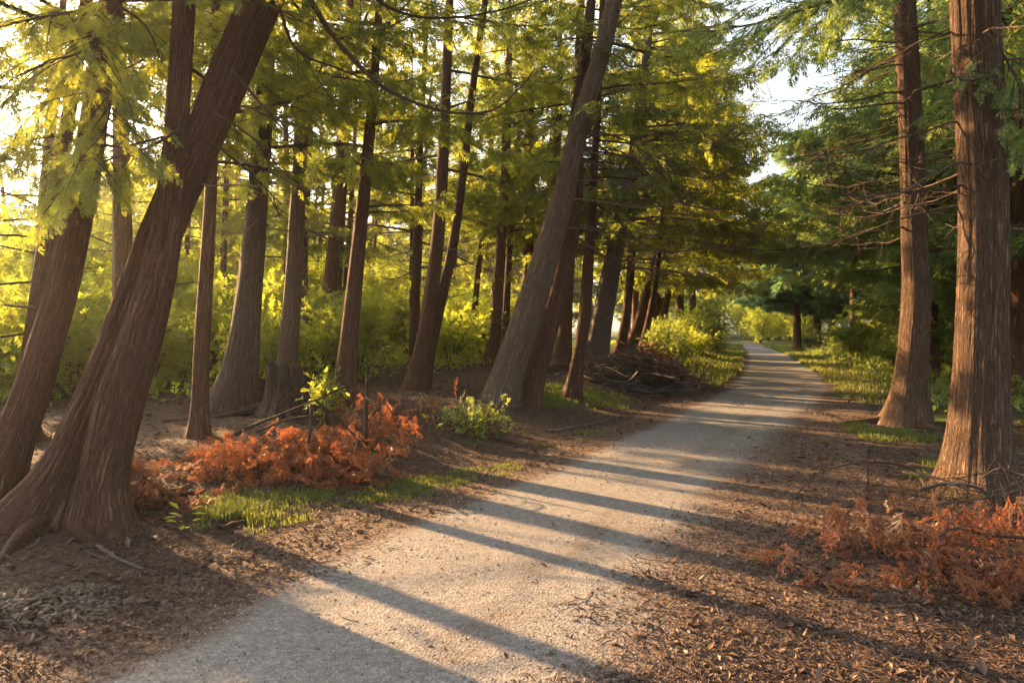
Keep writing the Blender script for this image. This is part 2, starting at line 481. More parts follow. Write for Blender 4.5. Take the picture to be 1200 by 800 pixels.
# ------------------------------------------------------------------ keep the low sun reaching the track
RTR = [(1145, 565), (1065, 493)]
RTP = [G(*p) for p in RTR]
def sunlit_keep(pos, rng, pdrop=0.985, trunks_only=False, rad=0.6):
    s = TOSUN
    g = pos - s[None] * (pos[:, 2] / s[2])[:, None]
    u, v = uv_of(g[:, 0], g[:, 1])
    uL, uR = path_edges(v)
    up = (pos[:, 2] > 0.5)
    px_, py_ = g[:, 0], g[:, 1]
    across = px_ * math.cos(SUN_AZ) - py_ * math.sin(SUN_AZ); along = px_ * math.sin(SUN_AZ) + py_ * math.cos(SUN_AZ)
    lane = vn2(across / .62, along / 5.0, 1.0, 11) + .25 * vn2(across / .2, along / 3.0, 1.0, 12) > -0.04 - .15 * (v < 5.5)
    hit = up & (u > uL - 1.2) & (u < uR + np.where(v < 9, 3.2, 1.5)) & (v > 1.5) & (v < 45) & lane
    hit &= ~((v < 3.9) & (u < uL + 1.0 * sstep(3.9, 2.6, v)))
    if trunks_only: hit[:] = False
    for q in RTP:
        k = ((q[0] - pos[:, 0]) * s[0] + (q[1] - pos[:, 1]) * s[1]) / (s[0] ** 2 + s[1] ** 2)
        c = pos[:, :2] + k[:, None] * s[None, :2]
        d = np.hypot(c[:, 0] - q[0], c[:, 1] - q[1]); z = pos[:, 2] + k * s[2]
        hit |= (k < 0) & (d < rad) & (z > 0) & (z < 6.0)
    return ~(hit & (rng.random(len(pos)) < pdrop))

# ------------------------------------------------------------------ foliage on limbs
class Sprays:
    def __init__(s): s.p, s.d, s.n, s.z, s.t = [], [], [], [], []
    def add(s, p, d, n, z, t):
        s.p.append(p); s.d.append(d); s.n.append(n); s.z.append(z); s.t.append(t)
    def get(s):
        return np.concatenate(s.p), np.concatenate(s.d), np.concatenate(s.n), np.concatenate(s.z), np.concatenate(s.t)

def limb_curve(p0, az, ln, rng, rise=0.1, droop=0.35, tipup=0.25):
    t = np.linspace(0, 1, 8)
    side = az + rng.uniform(-0.35, 0.35) * t
    h = np.cumsum(np.concatenate([[0], np.full(7, ln / 7)]))
    x = p0[0] + np.cos(side) * h; y = p0[1] + np.sin(side) * h
    z = p0[2] + ln * (rise * t - droop * (t ** 1.6) + tipup * t ** 3.2)
    return np.stack([x, y, z], 1)

def foliate(mb, sp, limb, rng, ln, dens=1.0, r0=0.022, tint=0.4, start=0.3, wood=1, seclen=0.42, ss=0.26, hang=0.35):
    """wood of one limb, and sprays on its side shoots"""
    tube(mb, limb, np.linspace(r0, 0.004, len(limb)), 4, wood)
    c = spline(limb, 0.08)
    n = len(c)
    T = unit(np.gradient(c, axis=0))
    k = max(3, int(ln * (1 - start) * 7.5 * dens))
    for j, f in enumerate(np.linspace(start, 0.99, k)):
        i = min(n - 1, int(f * (n - 1)))
        s = 1 if j % 2 else -1
        sd = np.array([-T[i][1], T[i][0], 0]) * s
        l = (seclen * ln ** 0.6 * (1.1 - f) ** 0.7 + 0.12) * rng.uniform(0.6, 1.25)
        d0 = unit(T[i] * rng.uniform(0.5, 1.0) + sd * rng.uniform(0.6, 1.0) + np.array([0, 0, rng.uniform(-hang, 0.15)]))
        tt = np.linspace(0, 1, 4)[:, None]
        sec = c[i] + d0 * l * tt + np.array([0, 0, -0.22 * l]) * tt ** 2
        if l > 0.3: tube(mb, sec, np.linspace(0.006, 0.002, 4), 3, wood)
        m = max(2, int(l / 0.105 * dens))
        q = rng.uniform(0.15, 1.0, m)[:, None]; q[0] = 1.0
        pos = c[i] + d0 * l * q + np.array([0, 0, -0.22 * l]) * q ** 2
        d = d0 + rng.normal(0, 0.55, (m, 3)) * np.array([1, 1, 0.5]) + np.array([0, 0, -hang])
        nr = np.array([0, 0, 1.0]) + rng.normal(0, 0.45, (m, 3))
        sp.add(pos, d, nr, ss * rng.uniform(0.7, 1.35, m), np.clip(tint + rng.normal(0, 0.16, m), 0, 1))

def emit(mb, sp, rng, leaf=0, lodmin=0, keep=True, far=False):
    if not sp.p: return
    p, d, n, z, t = sp.get()
    if keep:
        k = sunlit_keep(p, rng)
        p, d, n, z, t = p[k], d[k], n[k], z[k], t[k]
    q = p - CAM
    dist = np.linalg.norm(q, axis=1)
    el = np.arctan2(q[:, 2], np.maximum(q[:, 1], 0.01)); az = np.abs(np.arctan2(q[:, 0], q[:, 1]))
    off = (el > D2R(31)) | (az > D2R(46))
    lod = np.where(dist < 8, 0, np.where(dist < 19, 1, 2))
    lod = np.where(off, 2, np.maximum(lod, lodmin))
    thin = off & (rng.random(len(p)) < 0.55)
    z = np.where(off, z * 1.35, z)
    for l in (0, 1, 2):
        k = (lod == l) & ~thin
        place(mb, l, p[k], d[k], n[k], z[k] * (1.0 if l < 2 else 1.12), t[k], leaf, rng)

# ------------------------------------------------------------------ dead bare branches
def bare_branch(p0, az, ln, rng, r0=0.016, droop=0.45, rise=0.05, tipup=0.35, twigs=7, mat=None, sub=True):
    mb = MB()
    c = limb_curve(p0, az, ln, rng, rise, droop, tipup)
    c[1:] += rng.normal(0, 0.012 * ln, (len(c) - 1, 3))
    c = spline(c, 0.12)
    tube(mb, c, np.linspace(r0, 0.0025, len(c)), 5)
    T = unit(np.gradient(c, axis=0))
    for j in range(twigs):
        i = int(rng.uniform(0.25, 0.97) * (len(c) - 1))
        l = ln * rng.uniform(0.14, 0.38)
        d0 = unit(T[i] * 0.8 + rng.normal(0, 0.6, 3) * np.array([1, 1, 0.7]) + np.array([0, 0, -0.12]))
        b = rng.normal(0, 0.25, 3) + np.array([0, 0, 0.15])
        tt = np.linspace(0, 1, 6)[:, None]
        s = c[i] + d0 * l * tt + b * l * tt ** 2
        tube(mb, s, np.linspace(max(0.003, r0 * 0.4), 0.0014, 6), 3)
        if sub:
            for _ in range(2):
                i2 = rng.integers(2, 5); l2 = l * rng.uniform(0.25, 0.5)
                d2 = unit(d0 + rng.normal(0, 0.7, 3))
                t2 = np.linspace(0, 1, 4)[:, None]
                tube(mb, s[i2] + d2 * l2 * t2 + rng.normal(0, 0.2, 3) * l2 * t2 ** 2, np.linspace(0.0022, 0.0011, 4), 3)
    return mb.mesh('dead_branch', [mat or TWIGL])

# ------------------------------------------------------------------ trunks
def trunk_mesh(mb, pts, rng, sides=28, step=0.12, flare=0.7, fh=0.35, lobes=5, ridge=0.05, flute=0.05, twist=0.05):
    c = spline(pts, step)
    C, rad = c[:, :3], np.maximum(c[:, 3], 0.01)
    la = np.sort(rng.uniform(0, 2 * math.pi, lobes)); lw = rng.uniform(0.6, 1.2, lobes); lk = rng.uniform(3, 7, lobes)
    sd = int(rng.integers(1, 9999))
    r0 = float(rad[0])
    def fn(th, s):
        lob = sum(w * np.maximum(np.cos((th - a) / 2), 0) ** (2 * k * 1.6) for a, w, k in zip(la, lw, lk))
        f = 1 + flare * np.exp(-s / fh) * (0.45 + 0.75 * lob)
        f = f + flute * np.exp(-s / 2.2) * (lob - 0.5)
        nz = vnoise(np.stack([np.cos(th) * 3.2, np.sin(th) * 3.2, s * 0.45], -1), sd)
        n2 = vnoise(np.stack([np.cos(th) * 9, np.sin(th) * 9, s * 0.9], -1), sd + 1)
        n3 = np.abs(vnoise(np.stack([np.cos(th) * 22, np.sin(th) * 22, s * 1.6], -1), sd + 2))
        return f + ridge * (0.9 * nz + 0.7 * n2 - 0.9 * n3)
    V, F, bk = tube_arrays(C, rad, sides, fn, twist)
    mb.add(V, F, 0, True, 0.5, bk)
    return C, rad

def px_trunk(spec, d, lean=0.0, top=13.0, base_drop=0.15, upto=0.03):
    """pixel centre line with widths -> world rows x y z r, carried on above the frame"""
    rows = []
    n = len(spec)
    for i, (px, py, w) in enumerate(spec):
        dd = d + lean * i / max(1, n - 1)
        q = P(px, py, dd); rows.append([*q, w / 2 * dd / FPX * math.cos(math.atan((px - 600) / FPX)) * 0.97])
    rows = np.array(rows)
    b = rows[0].copy(); dirn = unit(rows[0, :3] - rows[1, :3])
    b[:3] += dirn * base_drop
    rows = np.vstack([b, rows])
    last = rows[-1]; dv = unit(rows[-1, :3] - rows[-2, :3])
    z, r = last[2], last[3]
    p = last[:3].copy()
    steps = 6; hh = max(0.5, (top - z) / steps)
    ext = []
    for k in range(steps):
        dv = unit(dv * 0.7 + np.array([0, 0, 0.3])); p = p + dv * hh
        ext.append([*p, max(upto, r * (1 - (k + 1) / steps))])
    return np.vstack([rows, ext])

def at_height(C, z):
    i = int(np.argmin(np.abs(C[:, 2] - z))); return C[i]

def grow_crown(mb, sp, C, rng, z0, z1, n, L0, bias=None, bw=0.0, dens=1.0, tint=0.4, ss=0.26, rise=0.1, droop=0.35, start=0.25, hang=0.35, wood=1):
    ga = rng.uniform(0, 6.28)
    for i in range(n):
        f = (i + rng.uniform(0, 0.9)) / n
        z = z0 + (z1 - z0) * f
        p = at_height(C, z)
        ga += 2.4
        az = ga; rise_ = rise * rng.uniform(-.5, 3.0)
        if bias is not None and rng.random() < bw: az = bias + rng.normal(0, 0.7)
        ln = L0 * (0.35 + 0.65 * min(1, f / 0.12)) * (1 - f) ** 0.65 * rng.uniform(0.65, 1.15) + 0.35
        lb = limb_curve(p, az, ln, rng, rise_, droop * rng.uniform(0.5, 1.4), 0.28)
        if not sunlit_keep(spline(lb, .3), rng, 1.0, True, .45).all(): continue
        if sunlit_keep(lb, rng, 1.0).mean() < .5 and rng.random() < .6: continue
        foliate(mb, sp, lb, rng, ln, dens, 0.012 + 0.006 * ln, tint + rng.normal(0, 0.08), start, wood, ss=ss, hang=hang)

# ------------------------------------------------------------------ the setting: ground, track
def build_ground():
    v = [-30.0]
    while v[-1] < 330:
        a = abs(v[-1] - 3); v.append(v[-1] + (0.13 + 0.028 * max(0, a - 5)))
    v = np.array(v)
    tt = [0.0]
    while tt[-1] < 260: tt.append(tt[-1] + 0.12 + 0.05 * max(0, tt[-1] - 6))
    t = np.array([-x for x in tt[:0:-1]] + tt)
    uL, uR = path_edges(v)
    uc = (uL + uR) / 2
    U = uc[:, None] + t[None, :]; W = v[:, None] + 0 * U
    X, Y = xy_of(U, W)
    Z = H(X, Y)
    n, m = X.shape
    V = np.stack([X, Y, Z], -1).reshape(-1, 3)
    i = np.arange(n - 1)[:, None] * m; j = np.arange(m - 1)[None, :]
    a = (i + j).ravel(); b = a + 1; c = a + m + 1; d = a + m
    F = np.concatenate([np.stack([a, b, c], 1), np.stack([a, c, d], 1)])
    dl = uL[:, None] - U; dr = U - uR[:, None]
    green = np.zeros_like(X)
    green = np.maximum(green, sstep(16, 22, W) * sstep(-0.3, 0.3, dl) * sstep(5, 3, dl) * 0.9)
    green = np.maximum(green, sstep(9, 12.5, W) * sstep(0.2, 1.2, dr))
    green = np.maximum(green, sstep(7, 11, dl) * 0.8)
    green = np.maximum(green, sstep(30, 45, W) * sstep(0.1, 0.6, np.maximum(dl, dr)))
    me = mk_mesh('ground', V, F, [GROUND], attrs={'green': green.ravel()})
    o = new('ground', me)
    tag(o, 'brown needle and leaf strewn forest floor on both sides of the track', 'ground', kind='structure')
build_ground()

def build_path():
    v = [-12.0]
    while v[-1] < 110: v.append(v[-1] + 0.15 + 0.012 * max(0, v[-1] - 5))
    v = np.array(v)
    k = np.linspace(-0.12, 1.12, 34)
    uL, uR = path_edges(v)
    w = uR - uL
    U = uL[:, None] + w[:, None] * k[None, :]
    jit = vn2(v, 0 * v, 1.1, 21) * 0.12
    U[:, 0] += jit; U[:, -1] += vn2(v, 0 * v, 1.3, 22) * 0.12
    W = v[:, None] + 0 * U
    X, Y = xy_of(U, W)
    Z = 0.006 + 0 * X
    n, m = X.shape
    V = np.stack([X, Y, Z], -1).reshape(-1, 3)
    i = np.arange(n - 1)[:, None] * m; j = np.arange(m - 1)[None, :]
    a = (i + j).ravel(); b = a + 1; c = a + m + 1; d = a + m
    F = np.concatenate([np.stack([a, b, c], 1), np.stack([a, c, d], 1)])
    dd = np.minimum(k[None, :] + 0 * U, 9)
    left = sstep(0.22, -0.02, dd); rightw = np.interp(v, [0, 4, 7, 12, 18, 30, 60], [0.5, 0.58, 0.6, 0.5, 0.24, 0.08, 0.05])[:, None]
    right = sstep(1.02 - rightw, 1.08 - 0.25 * rightw, dd)
    e = np.maximum(left, right * 0.95)
    e = np.maximum(e, 0.36 * sstep(0.15, 0.0, np.abs(dd - 0.5)) * sstep(25, 12, W))
    me = mk_mesh('path', V, F, [PATH], attrs={'edge': e.ravel()})
    o = new('path', me)
    tag(o, 'pale grey gravel track winding into the trees, brown litter along its edges', 'path', kind='structure')
build_path()

# ------------------------------------------------------------------ near cedars from the photo

def cedar(label, stems, base=None, d=None, group='cedars lining the left of the track', bark=None, leaf=None, sides=28, step=0.12,
          flare=0.7, fh=0.35, lobes=5, ridge=0.05, flute=0.05, lean=0.0, top=13.0, crown=None, boughs=(), dead=(), dead_auto=None, seed=0, tint=0.4,
          name='cedar_tree', roots=0, twin=0.18, bark2=None, base_drop=0.15, px_dead=()):
    rng = np.random.default_rng(1000 + seed)
    if d is None:
        g = G(*(base or stems[0][0][:2])); d = depth_of(g)
    else:
        q = P(stems[0][0][0], stems[0][0][1], d); g = np.array([q[0], q[1], Hs(q[0], q[1])])
    root = thing(name, g, label, 'tree', group)
    origin = g
    Cs = []
    for k, st in enumerate(stems):
        rows = px_trunk(st, d + (twin * k if k else 0), lean, top, base_drop)
        gz = Hs(rows[1, 0], rows[1, 1])     # the foot goes into the ground
        rows[0, :3] = [rows[1, 0], rows[1, 1], min(gz, rows[1, 2]) - base_drop]
        mb = MB()
        C, rad = trunk_mesh(mb, rows, rng, sides, step, flare, fh, lobes, ridge, flute)
        if roots and k == 0:
            for _ in range(roots):
                a = rng.uniform(0, 6.28); ln = rng.uniform(0.5, 1.1)
                t = np.linspace(0, 1, 7)
                x = g[0] + np.cos(a + 0.4 * t) * (rows[1, 3] * 0.9 + ln * t); y = g[1] + np.sin(a + 0.4 * t) * (rows[1, 3] * 0.9 + ln * t)
                z = H(x, y) + 0.05 - 0.09 * t ** 1.2
                tube(mb, np.stack([x, y, z], 1), np.linspace(rows[1, 3] * 0.32, 0.012, 7), 7)
        mb.V = [v - origin.astype(np.float32) for v in mb.V]
        new('trunk', mb.mesh('trunk', [(bark2 if k and bark2 else bark) or BARK]), root)
        Cs.append(C)
    mb = MB(); sp = Sprays()
    if crown:
        cr = dict(crown); which = cr.pop('stem', 0)
        k_ = 0.66 if d < 8 else 0.8 if d < 16 else 1.0
        cr['ss'] = cr.get('ss', .26) * k_; cr['dens'] = cr['dens'] / k_ ** 1.1
        grow_crown(mb, sp, Cs[which], rng, cr.pop('z0'), cr.pop('z1', top - 0.2), cr.pop('n'), cr.pop('L'), tint=tint, **cr)
    for b in boughs:
        pts = np.array([P(x, y, dd) for x, y, dd in b['p']])
        ln = np.linalg.norm(np.diff(pts, axis=0), axis=1).sum()
        foliate(mb, sp, spline(pts, ln / 7), rng, ln, b.get('dens', 1.2) * 1.5, b.get('r', 0.014), b.get('tint', tint), b.get('start', 0.15), 1, hang=b.get('hang', 0.6), ss=b.get('ss', 0.155), seclen=b.get('sec', 0.42))
    emit(mb, sp, rng, 0)
    if mb.V:
        mb.V = [v - origin.astype(np.float32) for v in mb.V]
        new('crown', mb.mesh('crown', [leaf or CEDAR, TWIG]), root)
    dl = list(dead)
    if dead_auto:
        n, za, zb, l0, l1, bias, bw = dead_auto
        for i in range(n):
            az = bias + rng.normal(0, bw)
            dl.append((rng.uniform(za, zb), az, rng.uniform(l0, l1)))
    for z, az, ln in dl:
        C = Cs[int(rng.integers(0, len(Cs)))]
        p = at_height(C, z)
        me = bare_branch(p - origin, az, ln, rng, (0.006 + 0.0045 * ln) * (1.7 if d > 13 else 1.15), rng.uniform(0.15, 0.6), 0.05, rng.uniform(0.1, 0.5), int(5 + 3 * ln))
        new('dead_branch', me, root)
    for pl, r0 in px_dead:
        pts = np.array([P(*p) for p in pl]) - origin
        m2 = MB(); c = spline(pts, 0.08)
        tube(m2, c, np.linspace(r0, 0.004, len(c)), 6)
        T = unit(np.gradient(c, axis=0))
        for j in range(6):
            i = int(rng.uniform(0.15, 0.95) * (len(c) - 1)); l = rng.uniform(0.15, 0.5)
            d0 = unit(T[i] + rng.normal(0, 0.6, 3)); t = np.linspace(0, 1, 5)[:, None]
            tube(m2, c[i] + d0 * l * t + rng.normal(0, .25, 3) * l * t ** 2, np.linspace(0.005, 0.0015, 5), 3)
        new('dead_branch', m2.mesh('dead_branch', [TWIG]), root)
    return root, Cs

RIGHT_AZ = 0.0            # +X
# T3 the big forked cedar
cedar('big twin-stemmed cedar leaning right, roots fused in one broad foot at the left', [
    [(62, 606, 92), (90, 540, 74), (122, 455, 60), (152, 375, 55), (190, 270, 50), (235, 165, 49), (272, 80, 50), (306, 0, 50), (345, -90, 48)],
    [(112, 602, 54), (121, 545, 52), (140, 470, 56), (168, 385, 50), (192, 290, 39), (204, 185, 31), (211, 90, 28), (216, 0, 27), (219, -80, 26)]],
    base=(85, 606), sides=180, step=0.035, flare=0.95, fh=0.26, lobes=6, ridge=0.085, flute=0.10, seed=3, top=11, roots=6, twin=-0.16,
    px_dead=[([(338, -62, 4.6), (364, 0, 4.8), (395, 48, 5.0), (440, 95, 5.2), (480, 118, 5.3), (530, 132, 5.4), (575, 130, 5.5), (605, 108, 5.6), (626, 82, 5.6)], 0.026),
             ([(318, -30, 4.6), (345, 55, 5.0), (395, 80, 5.3), (440, 98, 5.5), (480, 118, 5.6)], 0.014),
             ([(352, -95, 4.6), (430, -10, 5.0), (480, 18, 5.3), (540, 20, 5.5), (600, 8, 5.6), (650, -14, 5.7)], 0.018),
             ([(250, 130, 4.55), (300, 165, 4.9), (330, 200, 5.1), (350, 215, 5.2)], 0.010), ([(240, 160, 4.5), (290, 200, 4.8), (330, 240, 5.0)], 0.009),
             ([(192, 160, 4.45), (170, 166, 4.4), (140, 172, 4.6), (118, 168, 4.8)], 0.010)],
    crown=dict(z0=3.9, n=20, L=2.8, dens=1.04), dead=[(2.6, 0.2, 0.7), (2.9, 2.8, 0.9), (3.2, 0.5, 0.8)],
    boughs=[dict(p=[(213, 150, 4.5), (170, 175, 4.7), (120, 190, 4.9), (75, 235, 5.0)], start=0.5, tint=0.5),
            dict(p=[(270, 80, 4.8), (330, 150, 5.0), (360, 185, 5.1)], start=0.9, dens=0.5)])
# T1
cedar('dark leaning cedar trunk at the far left edge behind the twin-stemmed cedar', [
    [(-12, 590, 64), (12, 530, 52), (35, 465, 46), (58, 390, 43), (75, 330, 40), (100, 205, 37), (115, 105, 33), (130, 0, 29), (142, -80, 27)]],
    sides=120, step=0.05, flare=0.6, seed=1, top=10, lobes=6, ridge=0.06, crown=dict(z0=3.6, n=23, L=3.0, dens=1.04),
    boughs=[dict(p=[(128, 20, 5.2), (100, 60, 4.6), (60, 70, 4.2), (10, 95, 4.0)], tint=0.45),
            dict(p=[(118, 90, 5.2), (130, 120, 4.7), (118, 160, 4.4), (85, 195, 4.3)], tint=0.62, dens=1.4),
            dict(p=[(110, 150, 5.2), (100, 190, 4.8), (80, 215, 4.6), (60, 235, 4.5)], tint=0.6, dens=1.3),
            dict(p=[(125, 40, 5.2), (60, 110, 5.0), (10, 165, 4.9)], tint=0.4),
            dict(p=[(125, 10, 5.2), (50, 20, 4.6), (-30, 40, 4.3)], tint=0.35),
            dict(p=[(128, 0, 5.2), (170, 30, 5.0), (190, 75, 5.0)], tint=0.35),
            dict(p=[(105, 170, 5.3), (60, 160, 5.1), (0, 175, 5.0)], tint=0.4)])
# T2
cedar('slimmer paler cedar half hidden behind the dark leaning trunk at the far left', [
    [(22, 512, 42), (28, 470, 30), (38, 400, 25), (50, 310, 23), (62, 240, 21), (78, 150, 19), (92, 60, 17), (104, -20, 16)]],
    sides=40, step=0.1, flare=1.0, seed=2, top=11, crown=dict(z0=3.2, n=29, L=2.8, dens=1.17), bark=BARK,
    boughs=[dict(p=[(46, 330, 7.5), (-20, 335, 7.2), (-90, 352, 6.8), (-170, 385, 6.4)], ss=.22, tint=.7), dict(p=[(55, 280, 7.5), (-20, 275, 7.4), (-110, 300, 7.2), (-210, 350, 7.0)], ss=.22, tint=.7),  # unseen low boughs, added left of view to shade the near left corner
            dict(p=[(60, 250, 7.5), (-10, 220, 7.6), (-90, 230, 7.8), (-170, 280, 8.0)], ss=.22, tint=.7), dict(p=[(36, 390, 7.5), (-30, 400, 7.2), (-120, 420, 6.7), (-220, 440, 6.2)], ss=.22, tint=.7),
            dict(p=[(40, 360, 7.5), (-60, 355, 7.8), (-160, 370, 8.2)], ss=.22, tint=.7)])
# T4
cedar('thin straight cedar between the twin-stemmed cedar and the wide-footed trunk', [
    [(234, 512, 24), (235, 470, 21), (237, 400, 20), (243, 300, 17), (248, 200, 14), (251, 100, 12), (253, 0, 11), (254, -60, 10)]],
    sides=36, step=0.1, flare=0.55, fh=0.2, seed=4, top=10, crown=dict(z0=3.2, n=26, L=2.6, dens=1.17), dead=[(2.0, 3.0, 0.9), (2.6, 1.0, 0.8)])
# T5
cedar('sturdy cedar with a wide flared foot just left of the old stump', [
    [(277, 476, 42), (281, 440, 38), (286, 400, 35), (293, 330, 30), (301, 240, 26), (308, 140, 23), (313, 60, 20), (318, -20, 18)]],
    sides=48, step=0.1, flare=0.85, fh=0.45, lobes=7, seed=5, top=12, bark=BARKG, crown=dict(z0=3.9, n=37, L=3.0, dens=1.17), dead=[(3.0, 0.1, 1.2), (3.6, 0.0, 1.4), (4.0, 2.5, 1.0)])
# T6
cedar('straight cedar rising directly behind the old stump', [
    [(331, 478, 32), (336, 430, 27), (343, 340, 22), (348, 250, 19), (353, 150, 17), (357, 60, 15), (360, -20, 13)]],
    d=11.4, sides=40, flare=0.15, seed=6, top=12, bark=BARKG, crown=dict(z0=3.7, n=37, L=3.0, dens=1.17), dead=[(3.2, 0.3, 1.2)],
    dead_auto=(4, 2.6, 4.6, .8, 1.5, .2, .8))
# T7
cedar('dark slender cedar standing behind the dead orange branch', [
    [(404, 462, 25), (407, 420, 22), (414, 350, 20), (422, 270, 17), (430, 190, 14), (437, 110, 12), (443, 30, 10), (447, -40, 9)]],
    d=10.2, sides=36, seed=7, top=11, crown=dict(z0=3.3, n=34, L=2.8, dens=1.23), dead=[(2.8, 0.2, 1.0), (3.4, 0.5, 1.2)])
# T8
cedar('two slender cedar stems rising from one foot beyond the dead orange branch', [
    [(484, 466, 24), (490, 430, 21), (500, 380, 19), (512, 290, 16), (519, 190, 14), (523, 90, 12), (527, 0, 10), (529, -50, 9)],
    [(494, 468, 18), (502, 420, 15), (513, 370, 13), (530, 290, 12), (543, 200, 10), (553, 110, 9), (566, 20, 8), (572, -30, 7)]],
    d=12.3, sides=36, flare=0.8, seed=8, top=11.5, crown=dict(z0=3.5, n=37, L=2.8, dens=1.23), dead=[(3.0, 0.0, 1.3), (3.6, 0.3, 1.0)])
# T9
cedar('tall grey twin-stemmed cedar leaning right beside the bend of the bank', [
    [(588, 470, 38), (598, 430, 36), (612, 390, 36), (640, 300, 32), (662, 220, 27), (676, 160, 24), (690, 110, 22), (706, 60, 21), (720, 0, 20), (734, -60, 19)],
    [(619, 470, 29), (629, 430, 26), (642, 385, 25), (663, 305, 22), (674, 230, 18), (675, 150, 17), (684, 80, 14), (693, 0, 11), (699, -50, 10)]],
    sides=100, step=0.06, flare=0.38, fh=0.35, seed=9, top=13, bark=BARKG, lobes=6, ridge=0.06,
    crown=dict(z0=5.7, n=31, L=3.2, dens=1.04), twin=0.5, bark2=BARK, dead_auto=(24, 3.0, 7.0, 1.0, 3.0, -0.1, 0.7))  # second stem redder; its darker bark also carries the first stem's shadow
# T10
cedar('thin dark cedar with a curved foot next to the track bank grass', [
    [(671, 466, 19), (676, 430, 16), (684, 380, 15), (690, 300, 13), (694, 230, 11), (699, 150, 9), (703, 70, 8), (706, 0, 7)]],
    sides=32, flare=0.9, fh=0.22, seed=10, top=10, crown=dict(z0=3.9, n=29, L=2.6, dens=1.17), dead_auto=(6, 2.6, 5.0, 0.8, 1.8, -0.3, 0.7))
# T11 a, b
cedar('reddish cedar trunk just behind the tall grey twin-stemmed cedar', [
    [(659, 432, 21), (661, 400, 18), (663, 350, 17), (667, 290, 15), (671, 220, 13), (676, 120, 11), (680, 20, 9)]],
    d=17.5, sides=30, seed=11, top=13, crown=dict(z0=3.9, n=37, L=3.0, dens=1.17, bias=-0.4, bw=0.4), dead_auto=(5, 2.6, 5.5, 1.2, 2.4, -0.2, 0.6))
cedar('straight cedar trunk showing between the twin stems and the reddish trunk', [
    [(638, 432, 17), (640, 400, 15), (643, 350, 14), (647, 290, 13), (651, 200, 11), (655, 100, 9)]],
    d=18.5, sides=28, seed=12, top=12, crown=dict(z0=3.5, n=34, L=2.8, dens=1.17))
# T12 grey
cedar('pale grey bare-barked cedar leaning right behind the brush heap', [
    [(697, 426, 30), (703, 390, 27), (712, 340, 24), (721, 295, 21), (730, 250, 17), (741, 190, 14), (751, 120, 12), (760, 40, 10)]],
    d=19.0, sides=40, flare=0.5, seed=13, top=14, bark=BARKW, ridge=0.09, crown=dict(z0=5.5, n=43, L=3.8, dens=1.23, bias=-0.5, bw=0.55),
    dead_auto=(32, 3.0, 10.0, 1.6, 4.2, -0.35, 0.6), tint=0.5)
ls = [('brown cedar stem just right of the pale grey cedar', [(727, 412, 12), (733, 375, 10.5), (738, 330, 10), (742, 270, 9), (746, 180, 8)], 22),
      ('first of the leaning cedars beyond the brush heap, darkest of them', [(741, 408, 15), (750, 375, 13), (759, 340, 12.5), (768, 300, 11), (778, 230, 9)], 24),
      ('slender pale cedar leaning in front of the leaning cedars beyond the brush heap', [(752, 410, 9), (758, 385, 8), (765, 350, 7.5), (771, 310, 6.5), (776, 250, 5.5)], 22.5),
      ('second of the leaning cedars beyond the brush heap, close behind the slender pale one', [(757, 407, 15), (765, 375, 13), (773, 340, 12), (780, 300, 11), (788, 220, 9)], 26),
      ('last of the leaning cedars beyond the brush heap, nearest the track', [(768, 406, 15), (773, 380, 14), (780, 345, 13), (787, 305, 12), (794, 230, 10)], 27.5)]
for i, (lb, st, dd) in enumerate(ls):
    cedar(lb, [st], d=dd, sides=22, step=0.2, seed=20 + i, top=13, tint=0.6, crown=dict(z0=3.2 if i else 4.0, n=36, L=4.4, dens=1.2, bias=-0.5, bw=0.6, ss=0.3),
          dead_auto=(6, 3.2, 8.0, 1.6, 3.2, -0.35, 0.6))
# thinner trunks seen between the left row
ls = [('orange lit cedar trunk far behind between the stump and the slender dark cedar', [(385, 440, 26), (386, 400, 24), (390, 330, 22), (396, 250, 19), (402, 160, 16), (408, 60, 12)], 15.5, 4.2),
      ('thin bent cedar stem far behind, just right of the trunk behind the stump', [(372, 440, 12), (366, 400, 10.5), (358, 360, 10), (357, 300, 8), (362, 200, 7)], 15, 4.6),
      ('faint slim cedar far behind, left of the slender two-stemmed cedar', [(398, 436, 8), (401, 380, 7.5), (408, 300, 7), (414, 200, 6)], 19, 4.4),
      ('cedar far behind in the gap left of the tall grey twin stems', [(577, 425, 16), (581, 380, 15), (586, 300, 13), (591, 220, 12), (595, 120, 10)], 18.5, 4.4),
      ('dim cedar far behind, hidden partly by the tall grey twin stems', [(617, 420, 15), (619, 350, 14), (620, 260, 13), (621, 160, 11)], 20, 4.6),
      ('bowed slim cedar far behind the two slender stems', [(560, 428, 9), (556, 380, 8), (560, 320, 7.5), (570, 240, 7), (577, 150, 6)], 22, 4.6),
      ('slim cedar far behind the thin straight cedar', [(212, 440, 9), (214, 380, 8), (219, 300, 7.5), (222, 200, 6.5)], 20, 5.0),
      ('grey cedar stem far behind, right of the thin straight cedar', [(262, 436, 10), (264, 370, 9), (262, 300, 8), (266, 200, 7)], 17, 5.0)]
for i, (lb, st, dd, z0) in enumerate(ls):
    cedar(lb, [st], d=dd, sides=22, step=0.2, seed=40 + i, top=12.5, tint=0.5, group='cedars behind the left row',
          crown=dict(z0=z0 - .9, n=40, L=3.1, dens=1.25, ss=0.29), dead_auto=(3, 2.5, 4.5, 0.8, 1.6, 0, 2))
